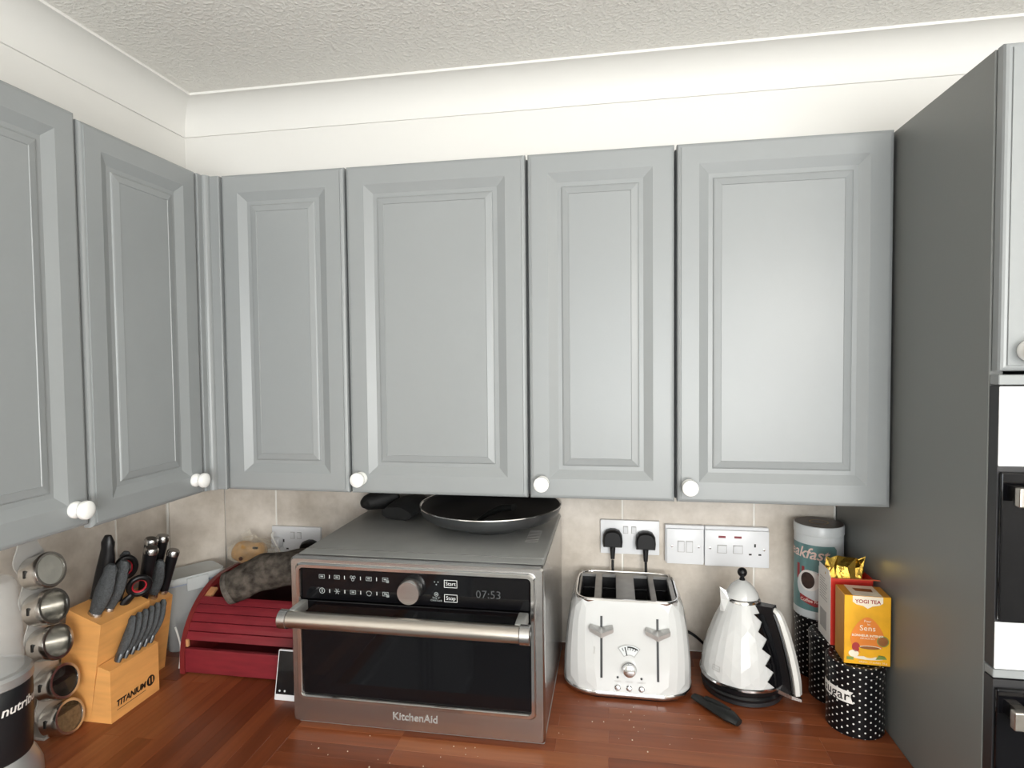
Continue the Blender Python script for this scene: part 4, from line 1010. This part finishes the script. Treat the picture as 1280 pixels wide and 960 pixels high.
def knife(label, base, d, ln, r, flat, m, curve=0, cap=None, group=None, upv=V((1, 0, 0)), belly=1.0):
    base = V(base); d = V(d).normalized(); t = thing('kitchen_knife', label, 'knife', base, 0, group)
    side = V((0, 1, 0))
    pts = []; rad = []
    for i in range(11):
        s = i/10; pts.append(base+d*(.005+(ln-.005)*s)+V(upv)*(curve*math.sin(s*PI*.9)))
        rad.append(r*(.72+.36*math.sin(PI*min(1, s*1.15))*belly+(.12 if .8 < s < 1 else 0)) if not cap else r*(.85+.2*s))
    if not cap: rad[-1] *= .6
    o = wobj('handle', tube(new(), pts, rad, 12, flat, upv=upv), m, t, True)
    o = wobj('bolster', tube(new(), [base-d*.010, base+d*.001, base+d*.007], [r*.70, r*.86, r*.80], 12, flat, upv=upv), 'pan_side' if r < .007 else 'steel', t, True)
    if cap:
        e = pts[-1]; wobj('end_cap', tube(new(), [e-d*.010, e-d*.001, e+d*.003], [rad[-1]*1.06, rad[-1]*1.08, rad[-1]*.9], 14, flat, upv=upv), 'steel', t, True)
    return t
DK = V((.32, .09, .94))
knife('black handled knife with a curved pommel in the back of the block', (-.224, -.136, 1.126), (.25, -.03, .95), .150, .0125, 1.35, 'plastic_black', .010)
knife('thick grey textured knife handle at the front corner of the block', (-.188, -.176, 1.114), DK, .112, .0115, 1.55, 'grey_grip', .004)
knife('thick grey textured knife handle beside the red-lined scissors', (-.186, -.146, 1.114), DK, .110, .0115, 1.55, 'grey_grip', .004)
knife('grey textured knife handle behind the red-lined scissors', (-.214, -.100, 1.122), (.28, .06, .94), .104, .0110, 1.4, 'grey_grip', .004)
knife('grey textured knife handle between steel-capped black handles', (-.190, -.016, 1.092), (.30, -.06, .93), .092, .0105, 1.4, 'grey_grip', .003)
knife('black knife handle with a steel end cap beside the scissors', (-.190, -.048, 1.092), (.27, -.05, .96), .130, .0125, 1.1, 'plastic_black', 0, True)
knife('black knife handle with a steel end cap in the middle of three', (-.212, -.020, 1.100), (.24, -.04, .96), .132, .0120, 1.1, 'plastic_black', 0, True)
knife('tallest black knife handle with a steel end cap', (-.214, .010, 1.101), (.26, .01, .96), .128, .0120, 1.1, 'plastic_black', 0, True)
knife('lower black knife handle with a steel end cap at the block end', (-.188, .015, 1.090), (.30, .0, .95), .104, .0115, 1.1, 'plastic_black', 0, True)
for i in range(6):
    y = -.160+i*.0175
    knife('slim grey steak knife handle in the front row of the block', (-.1485, y, 1.0210), (.15, .30, .94), .083, .0062, 1.7, 'grey_grip', .006, None, 'steak knives in the block front')
# scissors
t = thing('kitchen_scissors', 'black kitchen scissors with red-lined finger rings in the knife block', 'scissors', (-.172, -.090, 1.10))
def ringp(c, u, v, ru, rv, n=24): return [V(c)+V(u)*(ru*math.cos(2*PI*k/n))+V(v)*(rv*math.sin(2*PI*k/n)) for k in range(n+1)]
uu = V((.70, .68, .10)).normalized(); vv = V((.18, -.22, .95)).normalized()
for c, ru, rv in (((-.152, -.096, 1.148), .0195, .0205), ((-.178, -.102, 1.190), .0175, .024)):
    wobj('finger_ring', tube(new(), ringp(c, uu, vv, ru, rv), .0062, 10, upv=uu.cross(vv)), 'plastic_black', t, True)
    wobj('ring_lining', tube(new(), ringp(c, uu, vv, ru-.0045, rv-.0045), .0034, 8, upv=uu.cross(vv)), 'red_grip', t, True)
wobj('shank', tube(new(), [(-.182, -.112, 1.106), (-.174, -.108, 1.118), (-.163, -.102, 1.130)], [.009, .011, .008], 12, .7, upv=V((1, 0, 0))), 'plastic_black', t, True)
wobj('shank', tube(new(), [(-.196, -.110, 1.112), (-.190, -.106, 1.138), (-.183, -.103, 1.166)], [.009, .010, .007], 12, .7, upv=V((1, 0, 0))), 'plastic_black', t, True)

# ------------------------------------------------------------------ spice rack with five tins
t = thing('spice_rack', 'pale metal standing rack with scooped edge holding five spice tins', 'rack', (-.245, -.26, ZW))
AX = V((.965, .03, .24)).normalized()
tins = [(-.190, -.2652, 1.2420), (-.190, -.2615, 1.1695), (-.190, -.2561, 1.0970), (-.190, -.2450, 1.0130), (-.190, -.2373, .9370)]
rackp = [V(c)-AX*.046 for c in tins]
sdv = AX.cross(V((0, 0, 1))).normalized()
b = new(); L_ = []
for i in range(41):
    f = i/40*4; k = min(3, int(f)); fr = f-k; c = rackp[k].lerp(rackp[k+1], fr) if True else None
    z = .902+(1.30-.902)*i/40
    bx = -.236; by = -.236-(z-.93)*.092; bx -= (z-1.09)*.0
    hw = .026+.007*math.cos((z-.947)/.0777*2*PI)
    p = V((bx, by, z)); L_.append([p-sdv*hw, p+sdv*hw, p+sdv*hw-AX*.003, p-sdv*hw-AX*.003])
loft(b, L_); wobj('back_plate', b, 'rack_plate', t, True)
wobj('rack_foot', box(new(), (-.290, -.265, ZW), (-.222, -.205, ZW+.005), .001), 'rack_plate', t)
fill = [('white', 'spice_white', 1.0), ('nothing', None, 0), ('nothing', None, 0), ('dark', 'spice_dark', .50), ('tan', 'spice_tan', .66)]
labs = ['round steel spice tin filled with white powder, topmost in the rack', 'round steel spice tin, empty, second from the top of the rack', 'round steel spice tin, empty, in the middle of the rack', 'round steel spice tin half full of dark spice in the rack', 'round steel spice tin of tan spice, lowest in the rack']
qa = V((0, 0, 1)).rotation_difference(AX)
for c, (nm, fm, fl), lb in zip(tins, fill, labs):
    t = thing('spice_tin', lb, 'tin', V(c)-AX*.04, 0, 'spice tins in the rack')
    R0 = .0325
    wobj('can', lathe(new(), [(0, -.042), (R0-.004, -.042), (R0-.001, -.040), (R0-.001, -.008), (R0-.0025, -.008), (R0-.0025, -.040), (0, -.0402)], 36, axis=AX, org=c, cap=False), 'steel_tin', t, True)
    wobj('lid_rim', lathe(new(), [(R0-.001, -.013), (R0+.0012, -.012), (R0+.0018, -.002), (R0, .001), (R0-.0045, .001), (R0-.005, -.002), (R0-.005, -.008)], 36, axis=AX, org=c, cap=False), 'steel_tin', t, True)
    wobj('window', lathe(new(), [(R0-.0050, -.0015), (0, -.0012)], 36, axis=AX, org=c, cap=False), 'pane_glass', t, None)
    # sifter slot on the can
    wobj('sifter_slot', box(new(), (c[0]-.026, c[1]-.0335, c[2]-.008), (c[0]-.022, c[1]-.0300, c[2]+.006)), 'ink_black', t)
    if fm:
        loops = []
        for d in (-.039, -.004):
            lim = -1+2*fl; lp = []
            dn = V((0, 0, -1)); dn = (dn-AX*dn.dot(AX)).normalized(); sd2 = AX.cross(dn)
            am = math.acos(max(-1, min(1, -lim))) if fl < 1 else PI
            for k in range(25):
                a = -am+2*am*k/24; lp.append(V(c)+AX*d+dn*((R0-.003)*math.cos(a))+sd2*((R0-.003)*math.sin(a)))
            if fl >= 1: lp = lp[:-1]
            loops.append(lp)
        wobj('spice_fill', loft(new(), loops), fm, t)

# ------------------------------------------------------------------ blender at the frame edge
NX, NY = -.198, -.385
t = thing('blender', 'black personal blender base with silver foot and upturned clear cup', 'blender', (NX, NY, ZW))
obj('foot', lathe(new(), [(.070, 0), (.0745, .003), (.0735, .022), (.066, .042), (.060, .052), (.056, .056)], 48), 'blender_silver', t, True)
obj('motor_housing', lathe(new(), [(.0545, .044), (.060, .056), (.0625, .10), (.0635, .15), (.0630, .178), (.0605, .182), (0, .182)], 48, cap=False), 'blender_black', t, True)
obj('collar', lathe(new(), [(.0610, .181), (.0650, .184), (.0650, .198), (.0610, .203), (.052, .204)], 48), 'blender_silver', t, True)
obj('cup', lathe(new(), [(.0525, .203), (.0530, .24), (.0505, .30), (.0460, .352), (.040, .360), (0, .362)], 48, cap=False), 'cup_plastic', t, True)
RB = .0632
b = text_bm('nutribullet', .0225, 'LEFT', shear=.22, off=.0004, space=1.0)
warp(b, lambda x, y, z: ((RB+.0008)*math.cos(-.42+x/RB), (RB+.0008)*math.sin(-.42+x/RB), .148+y)); obj('brand_lettering', b, 'box_white', t, None)

# cord and holder added to dress the fill light behind the viewer
t = thing('fill_lamp_holder', 'plain white holder on a cord, added above the fill light behind the viewer', 'lamp', (1.75, -1.80, 2.02))
obj('cord', lathe(new(), [(.003, .03), (.003, ZC-2.02)], 8), 'cable_white', t); obj('holder', lathe(new(), [(.014, -.03), (.022, -.02), (.022, .02), (.006, .035)], 20), 'plastic_white', t, True)

# ------------------------------------------------------------------ crumbs
b = new()
for _ in range(46):
    x, y = (random.uniform(.25, .72), random.uniform(-.26, -.15)) if random.random() < .5 else (random.uniform(.76, 1.05), random.uniform(-.12, .03))
    r = random.uniform(.0005, .0014); m_ = bmesh.ops.create_icosphere(b, subdivisions=1, radius=r)
    for v in m_['verts']: v.co += V((x, y, ZW+r*.8))
o = obj('crumbs', b, 'crumb'); o['kind'] = 'stuff'; tag(o, 'scattered pale bread crumbs on the worktop before the appliances', 'crumbs')
